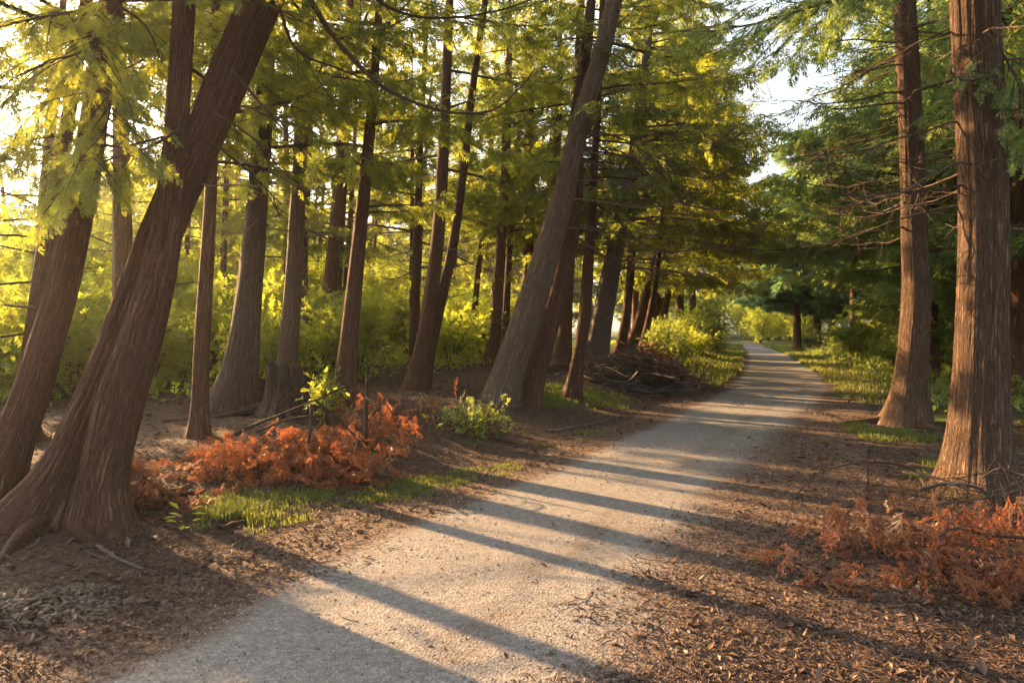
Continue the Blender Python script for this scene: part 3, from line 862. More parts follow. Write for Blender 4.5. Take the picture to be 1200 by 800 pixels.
# R1, R2
cedar('reddish cedar with a flared foot in grass, second trunk right of the track', [
    [(1065, 497, 50), (1068, 455, 44), (1071, 410, 40), (1074, 340, 36), (1071, 260, 33), (1068, 170, 31), (1064, 80, 29), (1060, 0, 28), (1057, -60, 27)]],
    sides=130, step=0.05, flare=0.85, fh=0.34, lobes=7, seed=31, top=12, group='cedars lining the right of the track', leaf=CEDARD, bark=BARKR, roots=4,
    crown=dict(z0=4.6, n=37, L=3.6, dens=1.17), tint=0.4, dead_auto=(28, 2.8, 6.2, 0.7, 2.4, 2.9, 1.0), dead=[(3.3, -0.2, 1.0), (4.2, -0.6, 1.2)])
cedar('thick sunlit cedar trunk at the right edge behind the orange dead branch', [
    [(1146, 578, 84), (1147, 530, 76), (1149, 470, 71), (1151, 390, 67), (1153, 300, 65), (1152, 210, 64), (1148, 110, 63), (1143, 0, 61), (1140, -70, 60)]],
    sides=210, step=0.035, flare=0.62, fh=0.32, lobes=7, seed=32, top=13, ridge=0.055, group='cedars lining the right of the track', leaf=CEDARD, bark=BARKR, roots=5,
    crown=dict(z0=4.0, n=37, L=3.4, dens=1.10), tint=0.4, dead_auto=(20, 2.4, 4.6, 0.5, 1.6, 2.7, 1.2), dead=[(3.0, -0.2, 1.0), (2.4, -0.5, 0.8), (3.6, 0.2, 1.2), (3.9, -0.7, 1.1)],
    boughs=[dict(p=[(1160, 40, 6.3), (1190, 90, 5.9), (1215, 170, 5.7)], tint=0.3), dict(p=[(1160, -40, 6.3), (1190, 20, 6.6), (1230, 60, 6.9)], tint=0.3)])

# ------------------------------------------------------------------ background trees: a few built, the rest copied
def tree_meshes(seed, h, r, z0, n, Lm, lod, leaf, bark, ss, tint, dens=0.9, bend=0.3, sides=16, droop=0.35):
    rng = np.random.default_rng(seed)
    bx, by = rng.normal(0, bend, 2)
    t = np.linspace(0, 1, 9)
    rows = np.stack([bx * t ** 1.5, by * t ** 1.5, -0.15 + (h + 0.15) * t, r * (1 - 0.9 * t)], 1)
    mb = MB(); C, rad = trunk_mesh(mb, rows, rng, sides, 0.25, 0.6, 0.4, 5, 0.05)
    for _ in range(5):
        p = at_height(C, rng.uniform(1.4, z0 + 0.8)); ln = rng.uniform(0.6, 1.5)
        c = limb_curve(p, rng.uniform(0, 6.28), ln, rng, 0.05, 0.3, 0.3); tube(mb, c, np.linspace(0.012, 0.003, len(c)), 4)
    tm = mb.mesh('trunk', [bark])
    mb = MB(); sp = Sprays()
    grow_crown(mb, sp, C, rng, z0, h - 0.1, n, Lm, dens=dens, tint=tint, ss=ss, droop=droop)
    p, d, nn, z, tt = sp.get()
    place(mb, lod, p, d, nn, z, tt, 0, rng)
    return tm, mb.mesh('crown', [leaf, TWIG])

def tree_thing(name, meshes, loc, label, group, rot=0.0, sc=1.0):
    r = thing(name, loc, label, 'tree', group); r.rotation_euler = (0, 0, rot); r.scale = (sc,) * 3
    new('trunk', meshes[0], r); new('crown', meshes[1], r)
    return r

def scatter_trees(protos, spots, label, group, rng, name='cedar_tree', smin=0.85, smax=1.15):
    roots = {}
    for i, (x, y) in enumerate(spots):
        k = int(rng.integers(0, len(protos)))
        loc = (x, y, Hs(x, y)); rot = rng.uniform(0, 6.28); sc = rng.uniform(smin, smax)
        if k not in roots: roots[k] = tree_thing(name, protos[k], loc, label, group, rot, sc)
        else: copy_thing(roots[k], loc, rot, sc, label)

def pick(rng, n, dmin, test, gen, existing=None):
    out = list(existing or [])
    base = len(out); tries = 0
    while len(out) - base < n and tries < 6000:
        tries += 1
        p = gen(rng)
        if not test(p): continue
        if all((p[0] - q[0]) ** 2 + (p[1] - q[1]) ** 2 > dmin ** 2 for q in out): out.append(p)
    return out[base:]

rb = np.random.default_rng(77)
def off_path(p, lo, hi):
    u, v = uv_of(*p); a, b = path_edges(v)
    dl, dr = a - u, u - b
    return max(dl, dr), dl > 0

# left, behind the first row: a narrow belt of cedars, open ground beyond it
def wild_cedar(x, y, label, group, rng, h, r, z0, n, Lm, tint, leaf=CEDAR, ss=0.29, dens=1.2, name='cedar_tree', leanv=0.4):
    g = np.array([x, y, Hs(x, y)])
    root = thing(name, g, label, 'tree', group)
    bx, by = rng.normal(0.4, leanv), rng.normal(0, leanv)
    t = np.linspace(0, 1, 9)
    rows = np.stack([x + bx * t ** 1.5, y + by * t ** 1.5, g[2] - 0.15 + (h + 0.15) * t, r * (1 - 0.88 * t)], 1)
    mb = MB(); C, rad = trunk_mesh(mb, rows, rng, 18, 0.22, 0.6, 0.4, 5, 0.05)
    for _ in range(5):
        p = at_height(C, g[2] + rng.uniform(1.4, z0 + 0.8)); ln = rng.uniform(0.6, 1.6)
        c = limb_curve(p, rng.uniform(0, 6.28), ln, rng, 0.05, 0.3, 0.3); tube(mb, c, np.linspace(0.012, 0.003, len(c)), 4)
    mb.V = [v - g.astype(np.float32) for v in mb.V]
    new('trunk', mb.mesh('trunk', [BARK]), root)
    mb = MB(); sp = Sprays()
    grow_crown(mb, sp, C, rng, g[2] + z0, g[2] + h - 0.1, n, Lm, dens=dens, tint=tint, ss=ss)
    emit(mb, sp, rng, 0)
    mb.V = [v - g.astype(np.float32) for v in mb.V]
    new('crown', mb.mesh('crown', [leaf, TWIG]), root)
    return root
def genL(r):
    d = r.uniform(11, 27); px = r.uniform(-330, 700); q = P(px, 385, d); return (q[0], q[1])
spL = pick(rb, 20, 3.2, lambda p: 5.6 < off_path(p, 0, 0)[0] < 11.5 and off_path(p, 0, 0)[1] and (p[1] > 15.5 or p[0] / p[1] < -.5), genL)
for x, y in spL:
    wild_cedar(x, y, 'cedar among the sunlit trees just behind the left row of trunks', 'sunlit cedars behind the left row', rb, rb.uniform(10, 12.5), rb.uniform(.11, .18), rb.uniform(2.0, 3.2), 38, 2.8, rb.uniform(.45, .85), dens=1.0)
def genL2(r):
    d = r.uniform(17, 36); px = r.uniform(-60, 650); q = P(px, 385, d); return (q[0], q[1])
for x, y in pick(rb, 17, 3.2, lambda p: 10.5 < off_path(p, 0, 0)[0] < 24 and off_path(p, 0, 0)[1], genL2, spL):
    wild_cedar(x, y, 'low branched cedar standing in the bright thicket beyond the left trunks', 'low cedars in the left thicket', rb, rb.uniform(9, 12), rb.uniform(.09, .15), rb.uniform(1.6, 2.6), 34, 2.9, rb.uniform(.5, .9), dens=.95)
protoV = [tree_meshes(210 + i, h, 0.2, z0, 50, 3.9, 1, CEDAR, BARK, 0.36, tn, 1.25) for i, (h, z0, tn) in enumerate([(13, 2.6, .6), (14, 3.0, .45)])]
spV = [(q[0], q[1]) for q in (P(797, 385, 33), P(812, 385, 40), P(775, 385, 38), P(745, 385, 33))]
scatter_trees(protoV, spV, 'leafy cedar on the left verge farther along the track, past the leaning cedars', 'cedars farther along the left verge', rb)
# right, the shaded wood
protoR = [tree_meshes(220 + i, h, 0.19, z0, 50, 4.1, 1, CEDARD, BARK, 0.33, tn, 1.25) for i, (h, z0, tn) in enumerate([(13, 2.6, .35), (15, 3.4, .3), (12, 2.0, .45), (14, 3.0, .5)])]
def genR(r):
    d = r.uniform(9, 46); px = r.uniform(985, 1650); q = P(px, 385, d); return (q[0], q[1])
spR = pick(rb, 46, 2.9, lambda p: off_path(p, 0, 0)[0] > (2.6 if p[1] > 15 else 4.6) and not off_path(p, 0, 0)[1] and 600 + 800 * (p[0] - 3.0) / p[1] > 965, genR, [tuple(q[:2]) for q in RTP])
scatter_trees(protoR, spR, 'cedar in the shaded wood right of the track', 'cedars of the shaded right wood', rb)
for px, d, h_, z0, L_, lb in [(1058, 28, 14, 3.2, 4.6, 'cedar on the right verge midway along the track, its boughs reaching over it'), (1000, 37, 15, 6.3, 4.3, 'tall cedar with a slim trunk standing before the blue green cedars right of the bend'), (1068, 20, 14, 3.8, 5.0, 'cedar hidden behind the flared reddish trunk, its boughs spreading over the track'),
                          ]:
    q = P(px, 385, d); wild_cedar(q[0], q[1], lb, None, rb, h_, .2, z0, 60, L_, .45, CEDARD, .34, 1.3)
# the round blue green cedar at the far bend
protoB = [tree_meshes(240 + i, h, 0.26, z0, 84, 4.7, 1, CEDARB, BARK, 0.40, .5, 1.7, droop=0.42) for i, (h, z0) in enumerate([(15, 3.0), (13, 2.6)])]
for (px, d, lb, sc, k) in [(934, 45, 'broad blue green cedar at the far bend, its dark trunk nearest the track', 1.0, 0),
                           (958, 48, 'broad blue green cedar at the far bend, just behind the one nearest the track', 1.05, 1),
                           (1003, 42, 'blue green cedar with crooked trunk, right of the broad pair at the far bend', 0.92, 1),
                           (975, 66, 'tall blue green cedar rising behind the broad pair at the far bend', 1.25, 0)]:
    q = P(px, 390, d)
    tree_thing('cedar_tree', protoB[k], (q[0], q[1], Hs(q[0], q[1])), lb, 'blue green cedars at the far bend', px * 1.3, sc)
# far wood closing the view
protoF = [tree_meshes(260 + i, h, 0.22, z0, 34, 4.6, 2, m, BARK, 0.75, tn, 0.95) for i, (h, z0, tn, m) in enumerate([(15, 2.5, .5, CEDARD), (17, 3, .4, CEDARD), (14, 2, .65, CEDAR), (16, 3, .55, CEDAR)])]
def genF(r):
    d = r.uniform(62, 120); px = r.uniform(560, 1500); q = P(px, 385, d); return (q[0], q[1])
spF = pick(rb, 60, 4.5, lambda p: off_path(p, 0, 0)[0] > 5 and not (800 < 600 + 800 * p[0] / p[1] < 905 and p[1] < 95), genF)
scatter_trees(protoF, spF, 'tree of the far wood closing the view beyond the bend', 'trees of the far wood', rb, 'forest_tree', 0.85, 1.25)
protoG = [tree_meshes(280 + i, h, 0.24, z0, 40, 5.2, 2, m, BARK, 0.7, tn, 1.35) for i, (h, z0, tn, m) in enumerate([(18, 2.0, .65, CEDAR), (20, 3, .5, CEDAR)])]
def genF2(r):
    d = r.uniform(52, 105); px = r.uniform(90, 660); q = P(px, 385, d); return (q[0], q[1])
spF2 = pick(rb, 56, 4.2, lambda p: off_path(p, 0, 0)[0] > 50 and off_path(p, 0, 0)[1], genF2)
scatter_trees(protoG, spF2, 'hazy far tree low in the bright gaps behind the left trunks', 'far trees behind the left trunks', rb, 'forest_tree', 0.85, 1.1)

def genF3(r):
    d = r.uniform(54, 88); px = r.uniform(230, 610); q = P(px, 385, d); return (q[0], q[1])
spF3 = pick(rb, 34, 3.6, lambda p: off_path(p, 0, 0)[0] > 10 and off_path(p, 0, 0)[1], genF3)
scatter_trees(protoG, spF3, 'distant tree between the leaning trunks, beyond the thicket', 'distant trees beyond the thicket', rb, 'forest_tree', 0.75, 1.0)

def genF4(r):
    d = r.uniform(56, 105); px = r.uniform(-450, 90); q = P(px, 385, d); return (q[0], q[1])
scatter_trees(protoF[2:], pick(rb, 24, 5.0, lambda p: off_path(p, 0, 0)[0] > 55, genF4), 'low distant tree at the far left, dim against the bright sky', 'low far trees at the left', rb, 'forest_tree', 0.5, 0.7)

# ------------------------------------------------------------------ shrubs
def shrub_meshes(seed, h, r, n, leaf, ts, tint, squash=1.0):
    rng = np.random.default_rng(seed)
    mb = MB(); fo = MB()
    ns = 9
    P_, D_ = [], []
    for i in range(ns):
        a = rng.uniform(0, 6.28); l = rng.uniform(0.6, 1.0)
        tip = np.array([math.cos(a) * r * rng.uniform(0.2, 0.9), math.sin(a) * r * rng.uniform(0.2, 0.9), h * l])
        b = np.array([math.cos(a), math.sin(a), 0]) * 0.06 * rng.random()
        t = np.linspace(0, 1, 7)[:, None]
        c = b + (tip - b) * t + np.array([0, 0, h * 0.15]) * np.sin(t * math.pi) + rng.normal(0, 0.03 * h, (7, 3)) * t
        tube(mb, c, np.linspace(0.014 * h ** .5, 0.003, 7), 4)
        for j in range(9):
            i2 = rng.integers(2, 7); l2 = rng.uniform(0.15, 0.75) * r * rng.uniform(.5, 1)
            d0 = unit(rng.normal(0, 1, 3) + np.array([0, 0, 0.35]))
            e = c[i2] + d0 * l2
            tube(mb, np.array([c[i2], c[i2] + d0 * l2 * .5 + rng.normal(0, .03, 3), e]), [0.005, 0.003, 0.0015], 3)
            m = n // (ns * 9)
            q = rng.uniform(0.2, 1.1, m)[:, None]
            P_.append(c[i2] + d0 * l2 * q + rng.normal(0, 0.085 * r + 0.03, (m, 3))); D_.append(d0 + rng.normal(0, 0.7, (m, 3)))
    p = np.concatenate(P_); d = np.concatenate(D_)
    p[:, 2] = np.maximum(p[:, 2], 0.03)
    nr = np.array([0, 0, 1.0]) + rng.normal(0, 0.5, p.shape)
    place(fo, 3, p, d, nr, ts * rng.uniform(0.7, 1.3, len(p)), np.clip(tint + rng.normal(0, .2, len(p)), 0, 1), 0, rng)
    return mb.mesh('stem', [TWIG]), fo.mesh('foliage', [leaf])
def shrub_thing(meshes, loc, label, group, rot=0, sc=1.0):
    r = thing('shrub', loc, label, 'shrub', group); r.rotation_euler = (0, 0, rot); r.scale = (sc,) * 3
    new('stem', meshes[0], r); new('foliage', meshes[1], r); return r
SY = [shrub_meshes(300 + i, h, r, n, SHRUB, ts, tn) for i, (h, r, n, ts, tn) in enumerate([(2.5, 1.4, 1500, .20, .65), (1.8, 1.3, 1300, .19, .8), (3.6, 1.7, 2100, .22, .6), (1.3, 1.2, 1000, .18, .85)])]
SG = [shrub_meshes(320 + i, h, r, n, SHRUBG, ts, tn) for i, (h, r, n, ts, tn) in enumerate([(1.5, 1.2, 1500, .17, .5), (1.0, 1.0, 1200, .14, .65), (2.2, 1.4, 1800, .19, .45)])]
def scatter_shrubs(protos, spots, label, group, rng, smin=0.7, smax=1.2, hs=None):
    roots = {}
    for x, y in spots:
        k = int(rng.integers(0, len(protos))); loc = (x, y, Hs(x, y)); rot = rng.uniform(0, 6.28); sc = rng.uniform(smin, smax)
        if hs: sc = min(sc, max(.28, .29 * (off_path((x, y), 0, 0)[0] - 1.2) / hs[k]))
        sc = (sc * rng.uniform(.8, 1.5), sc * rng.uniform(.8, 1.5), sc * rng.uniform(.75, 1.1))
        if k not in roots: roots[k] = shrub_thing(protos[k], loc, label, group, rot); roots[k].scale = sc
        else: copy_thing(roots[k], loc, rot, sc, label)
def genSL(r):
    d = 11 + 27 * r.random() ** 1.1; px = r.uniform(-260, 640); q = P(px, 385, d); return (q[0], q[1])
sL = pick(rb, 100, 1.2, lambda p: off_path(p, 0, 0)[0] > 5.6 and off_path(p, 0, 0)[1], genSL)
scatter_shrubs(SY, sL, 'sunlit yellow green shrub in the thicket behind the left trunks', 'yellow green shrubs behind the left trunks', rb, 0.8, 1.5, (2.6, 1.9, 3.5, 1.5))
ST = [shrub_meshes(350 + i, h, r, n, SHRUB, ts, tn) for i, (h, r, n, ts, tn) in enumerate([(4.6, 2.1, 3800, .25, .65), (5.2, 1.8, 3800, .25, .5), (3.8, 1.9, 3000, .24, .8)])]
def genST(r):
    d = r.uniform(17, 42); px = r.uniform(-120, 690); q = P(px, 385, d); return (q[0], q[1])
sT = pick(rb, 46, 1.7, lambda p: 11 < off_path(p, 0, 0)[0] < 30 and off_path(p, 0, 0)[1], genST)
scatter_shrubs(ST, sT, 'tall leafy sapling glowing yellow in the thicket beyond the left trunks', 'tall saplings in the left thicket', rb, 0.75, 1.25, (4.9, 5.4, 4.1))
def genSR(r):
    d = r.uniform(14, 52); px = r.uniform(930, 1500); q = P(px, 385, d); return (q[0], q[1])
sR = pick(rb, 56, 1.3, lambda p: 1.6 < off_path(p, 0, 0)[0] < 16 and not off_path(p, 0, 0)[1] and (p[1] > 19 or off_path(p, 0, 0)[0] > 5), genSR)
scatter_shrubs(SG, sR, 'leafy green shrub on the verge right of the track', 'green shrubs on the right verge', rb, 0.6, 1.1)
def genSM(r):
    d = r.uniform(19, 58); px = r.uniform(770, 880); q = P(px, 385, d); return (q[0], q[1])
sM = pick(rb, 26, 1.4, lambda p: 1.3 < off_path(p, 0, 0)[0] < 5 and off_path(p, 0, 0)[1], genSM)
scatter_shrubs(SG + SY[3:], sM, 'green shrub on the left verge past the brush heap', 'green shrubs past the brush heap', rb, 0.6, 1.0)
def genSE(r):
    d = r.uniform(66, 92); px = r.uniform(800, 960); q = P(px, 385, d); return (q[0], q[1])
sE = pick(rb, 24, 2.6, lambda p: off_path(p, 0, 0)[0] > 1.0, genSE)
scatter_shrubs(SY, sE, 'pale sunlit shrub in the clearing at the end of the track', 'shrubs in the clearing', rb, 1.2, 1.9)
q = G(546, 506); shrub_thing(shrub_meshes(341, 0.24, 0.55, 200, SHRUBG, .13, .6), q, 'small low green bush on the bank below the two slender stems', None)
q = G(812, 452)
sm = shrub_meshes(342, 0.20, 0.6, 150, SHRUBG, .11, .75)
q = G(566, 505); shrub_thing(sm, q, 'small sunlit yellow bush at the foot of the tall grey twin-stemmed cedar', None)
q = G(385, 500); shrub_thing(shrub_meshes(343, 0.6, 0.3, 190, SHRUB, .12, .6), q, 'small green sapling growing up through the dead orange branch', None)
# yellow sapling by the track
def sapling():
    g = G(212, 632)
    rng = np.random.default_rng(5)
    r = thing('sapling', g, 'tiny seedling with glowing yellow leaves near the foot of the big twin-stemmed cedar', 'seedling')
    mb, fo = MB(), MB()
    tube(mb, np.array([[0, 0, -.02], [0.01, 0, .09], [0.03, 0.01, .2]]), [0.004, .003, .0015], 4)
    for i in range(13):
        a = rng.uniform(0, 6.28); z = rng.uniform(.05, .13); z *= 1.5; b = np.array([.02, 0, z]); d = np.array([math.cos(a), math.sin(a), rng.uniform(-.1, .5)])
        ln = rng.uniform(.07, .12); Y = unit(d); X = unit(np.cross(Y, [0, 0, 1])); q0 = b + Y * 0.05
        tube(mb, np.array([b, q0]), [.0015, .001], 3)
        fo.add(np.array([q0, q0 + Y * ln * .45 + X * ln * .24 + [0, 0, .006], q0 + Y * ln, q0 + Y * ln * .45 - X * ln * .24 + [0, 0, .006]]), [(0, 1, 2), (0, 2, 3)], 0, False, 1.0)
    new('stem', mb.mesh('stem', [TWIG]), r); new('foliage', fo.mesh('foliage', [SHRUB]), r)
sapling()

# ------------------------------------------------------------------ old stump
def stump():
    g = G(335, 484); d = depth_of(g)
    rng = np.random.default_rng(12)
    r = thing('tree_stump', g, 'old dark weathered stump with a broken flat top beside the dead orange branch', 'tree stump')
    mb = MB()
    h = 0.62
    t = np.linspace(-0.12, h, 16)
    C = np.stack([0.02 * t, 0 * t, t], 1); rad = np.full(16, 23 * d / FPX * 0.98)
    la = [0.4, 1.7, 2.9, 3.6, 4.9]
    def fn(th, s):
        lob = sum(np.maximum(np.cos((th - a) / 2), 0) ** 14 for a in la)
        z = s - 0.12
        return 0.92 + 0.55 * np.exp(-np.maximum(z, 0) / 0.14) * (0.3 + 0.8 * lob) + 0.12 * (lob - .5) + 0.12 * vnoise(np.stack([np.cos(th) * 6, np.sin(th) * 6, s * 1.2], -1), 4) - 0.1 * np.abs(vnoise(np.stack([np.cos(th) * 14, np.sin(th) * 14, s * 2], -1), 9))
    V, F, bk = tube_arrays(C, rad, 72, fn, 0.1, cap=True)
    top = V[-73:-1]; jag = 0.05 * vnoise(np.stack([top[:, 0] * 14, top[:, 1] * 14, top[:, 0] * 0], -1), 31)
    V[-73:-1, 2] += jag + 0.015; V[-1, 2] -= 0.05
    mb.add(V, F, 0, True, .5, bk)
    for a, ln in ((2.6, 1.1), (3.3, .8), (5.0, .7), (0.2, .6), (1.0, .5)):
        t = np.linspace(0, 1, 8); x = np.cos(a + .3 * t) * (.26 + ln * t); y = np.sin(a + .3 * t) * (.26 + ln * t)
        z = H(x + g[0], y + g[1]) - g[2] + 0.12 * (1 - t) ** 1.5 - 0.02
        tube(mb, np.stack([x, y, z], 1), np.linspace(.065, .015, 8), 8)
    new('stump', mb.mesh('stump', [bark_mat('stump_wood', (0.022, 0.016, 0.011), (0.06, 0.043, 0.031), (0.13, 0.095, 0.07), 0.35)]), r)
stump()

# ------------------------------------------------------------------ dead boughs with orange fronds
def frond_set(sp, c, rng, n, ss, hang, spread, tint=0.5, fd=0.6):
    n = int(n * fd * .62); ss = ss * 1.4
    i = rng.integers(0, len(c), n)
    off = rng.normal(0, 1, (n, 3)) * np.array(spread)
    p = c[i] + off
    d = rng.normal(0, 0.42, (n, 3)) + np.array([0, 0, -1.3 * hang])
    nr = rng.normal(0, 1, (n, 3)) + np.array([0.2, -0.9, 0.3])
    sp.add(p, d, nr, ss * rng.uniform(0.5, 1.4, n), np.clip(tint + rng.normal(0, .34, n), 0, 1))
def lift(sp, m=0.02):
    for k in range(len(sp.p)):
        p = sp.p[k]; z = H(p[:, 0], p[:, 1]); p[:, 2] = np.maximum(p[:, 2], z + m)
        low = (p[:, 2] - z) < sp.z[k] * 0.9      # fronds near the ground lie down
        sp.d[k][low, 2] *= 0.15; sp.n[k][low] = sp.n[k][low] * 0.4 + np.array([0, 0, 1.0])
def fallen(label, woods, fronds, seed, mat=DEAD, twigs=30, name='fallen_branch', lod=4, cat='fallen branch', wood=None, group=None, fd=0.6):
    rng = np.random.default_rng(seed)
    g = None
    mb = MB(); sp = Sprays(); cs = []
    for pl, r0 in woods:
        pts = np.array([G(x, y, dz) if dd is None else P(x, y, dd) for x, y, dz, dd in pl])
        if g is None: g = np.array([pts[0][0], pts[0][1], Hs(pts[0][0], pts[0][1])])
        c = spline(pts, 0.05); c[:, 2] = np.maximum(c[:, 2], H(c[:, 0], c[:, 1]) + 0.5 * r0)
        tube(mb, c, np.linspace(r0, max(0.003, r0 * .25), len(c)), 7); cs.append(c)
    for _ in range(twigs):
        c = cs[int(rng.integers(0, len(cs)))]; i = int(rng.uniform(.1, 1) * (len(c) - 1)); l = rng.uniform(.12, .55)
        d0 = unit(rng.normal(0, 1, 3) * np.array([1, 1, .6])); t = np.linspace(0, 1, 6)[:, None]
        s = c[i] + d0 * l * t + (rng.normal(0, .3, 3) + np.array([0, 0, -.25])) * l * t ** 2
        s[:, 2] = np.maximum(s[:, 2], H(s[:, 0], s[:, 1]) + 0.006)
        tube(mb, s, np.linspace(.005, .0015, 6), 3)
    for x0, y0, x1, y1, hz, n, ss, hang, spr, tn in fronds:
        a, b = G(x0, y0), G(x1, y1)
        t = np.linspace(0, 1, 20)[:, None]
        c = a + (b - a) * t; c[:, 2] = H(c[:, 0], c[:, 1]) + hz
        frond_set(sp, c, rng, n, ss, hang, spr, tn, fd)
    lift(sp)
    o = thing(name, g, label, cat, group)
    mb.V = [v - g.astype(np.float32) for v in mb.V]
    new('bough', mb.mesh('bough', [wood or TWIG]), o)
    p, d, nr, z, t = sp.get()
    fo = MB(); place(fo, lod, p - g, d, nr, z, t, 0, rng)
    new('dead_foliage', fo.mesh('dead_foliage', [mat]), o)
    return o
fallen('long dead cedar branch draped with bright orange fronds in front of the stump',
       [([(262, 520, .03, None), (282, 505, 0, 7.2), (300, 497, 0, 7.1), (335, 483, 0, 7.0), (358, 473, 0, 6.9), (371, 468, 0, 6.9)], .028),
        ([(366, 474, 0, 6.85), (363, 505, 0, 6.75), (357, 548, 0, 6.6)], .026),
        ([(371, 470, 0, 6.85), (395, 490, 0, 6.75), (420, 516, 0, 6.6), (440, 546, 0, 6.5)], .016),
        ([(300, 506, 0, 7.0), (335, 492, 0, 6.9), (362, 487, 0, 6.8), (385, 488, 0, 6.7)], .013),
        ([(371, 469, 0, 6.9), (400, 455, 0, 7.1), (426, 451, 0, 7.3), (450, 470, 0, 7.2), (462, 492, 0, 7.1)], .012),
        ([(280, 545, 0, 6.5), (320, 525, 0, 6.4), (352, 512, 0, 6.5)], .012), ([(330, 470, 0, 7.4), (352, 455, 0, 7.4), (372, 452, 0, 7.4)], .010),
        ([(428, 525, 0, 7.5), (429, 470, 0, 7.5), (430, 428, 0, 7.5)], .030)],
       [(215, 560, 300, 535, .10, 170, .17, .35, (.18, .14, .06), .55), (265, 545, 360, 530, .16, 300, .20, .9, (.2, .2, .07), .6),
        (300, 540, 400, 545, .18, 340, .20, 1.0, (.25, .2, .08), .5), (330, 560, 440, 555, .14, 330, .18, .6, (.25, .15, .09), .35),
        (380, 530, 470, 505, .18, 220, .18, .9, (.25, .3, .08), .5), (385, 515, 460, 485, .28, 90, .17, .9, (.25, .35, .08), .55),
        (240, 566, 430, 568, .04, 260, .16, .1, (.3, .12, .03), .2), (440, 510, 520, 485, .2, 110, .16, .6, (.3, .3, .1), .45)], 61, twigs=60)
fallen('smaller orange dead branch lying between the big twin-stemmed cedar and the long one',
       [([(128, 580, .04, None), (150, 572, .18, None), (178, 580, .10, None), (200, 590, .03, None)], .010), ([(150, 574, .16, None), (140, 560, .26, None)], .008)],
       [(132, 588, 185, 590, .10, 190, .15, .7, (.10, .12, .07), .5), (136, 575, 165, 575, .22, 80, .14, .9, (.08, .1, .06), .6), (140, 600, 215, 592, .03, 70, .14, .1, (.14, .08, .02), .3),
        (225, 590, 240, 600, .05, 26, .14, .4, (.05, .05, .03), .75)], 62, twigs=22)
fallen('dead branch arching over the litter with hanging orange fronds at the right',
       [([(1085, 600, .20, None), (1073, 585, .24, None), (1050, 590, .34, None), (1010, 606, .44, None), (965, 626, .46, None), (934, 640, .36, None), (921, 652, .22, None), (914, 658, .10, None)], .0115),
        ([(1205, 652, .12, None), (1150, 650, .14, None), (1112, 648, .16, None), (1075, 672, .10, None), (1040, 690, .02, None)], .012),
        ([(1138, 600, .10, None), (1120, 640, .20, None), (1105, 665, .2, None), (1085, 690, .1, None)], .009),
        ([(1200, 590, .2, None), (1160, 596, .30, None), (1120, 590, .22, None), (1085, 586, .20, None)], .011)],
       [(920, 668, 912, 662, .10, 36, .13, 1.3, (.03, .03, .05), .5), (955, 652, 990, 640, .24, 60, .15, 1.3, (.07, .06, .06), .55), (990, 655, 1040, 640, .22, 90, .16, 1.3, (.09, .08, .07), .6),
        (1005, 682, 1030, 676, .06, 34, .14, .5, (.06, .05, .03), .75), (1070, 655, 1140, 640, .20, 170, .17, 1.1, (.14, .14, .08), .5), (1085, 680, 1170, 668, .12, 190, .17, .8, (.14, .12, .06), .45),
        (1130, 700, 1200, 690, .10, 160, .17, .8, (.14, .12, .07), .4), (1150, 640, 1210, 630, .22, 120, .17, 1.1, (.12, .16, .08), .45), (1180, 690, 1215, 700, .2, 60, .17, 1.2, (.06, .08, .06), .35),
        (1000, 612, 1060, 600, .10, 50, .14, .7, (.1, .12, .05), .45)], 63, twigs=44, fd=0.42)
fallen('low tuft of orange dead fronds flat on the litter left of the arching branch',
       [([(940, 692, .01, None), (965, 690, .02, None), (1000, 690, .015, None)], .004)],
       [(945, 694, 968, 688, .03, 34, .13, .2, (.05, .03, .02), .6), (985, 690, 1030, 694, .02, 22, .12, .1, (.06, .03, .01), .45)], 64, twigs=4)
fallen('bleached bare branches lying across the foot of the thick trunk at the right edge',
       [([(1078, 573, 0, 5.6), (1110, 566, 0, 5.5), (1148, 572, 0, 5.4), (1170, 588, 0, 5.3), (1186, 612, 0, 5.2)], .019), ([(1058, 553, 0, 6.0), (1100, 560, 0, 5.7), (1130, 572, 0, 5.5), (1160, 576, 0, 5.4), (1205, 560, 0, 5.3)], .012),
        ([(1095, 592, 0, 5.4), (1150, 584, 0, 5.3), (1205, 580, 0, 5.2)], .010), ([(1150, 560, 0, 5.5), (1175, 548, 0, 5.4), (1210, 570, 0, 5.3)], .009)],
       [(1165, 520, 1230, 512, .15, 120, .2, .6, (.3, .3, .1), .35)], 65, mat=DEADB, twigs=40, wood=BARKW)

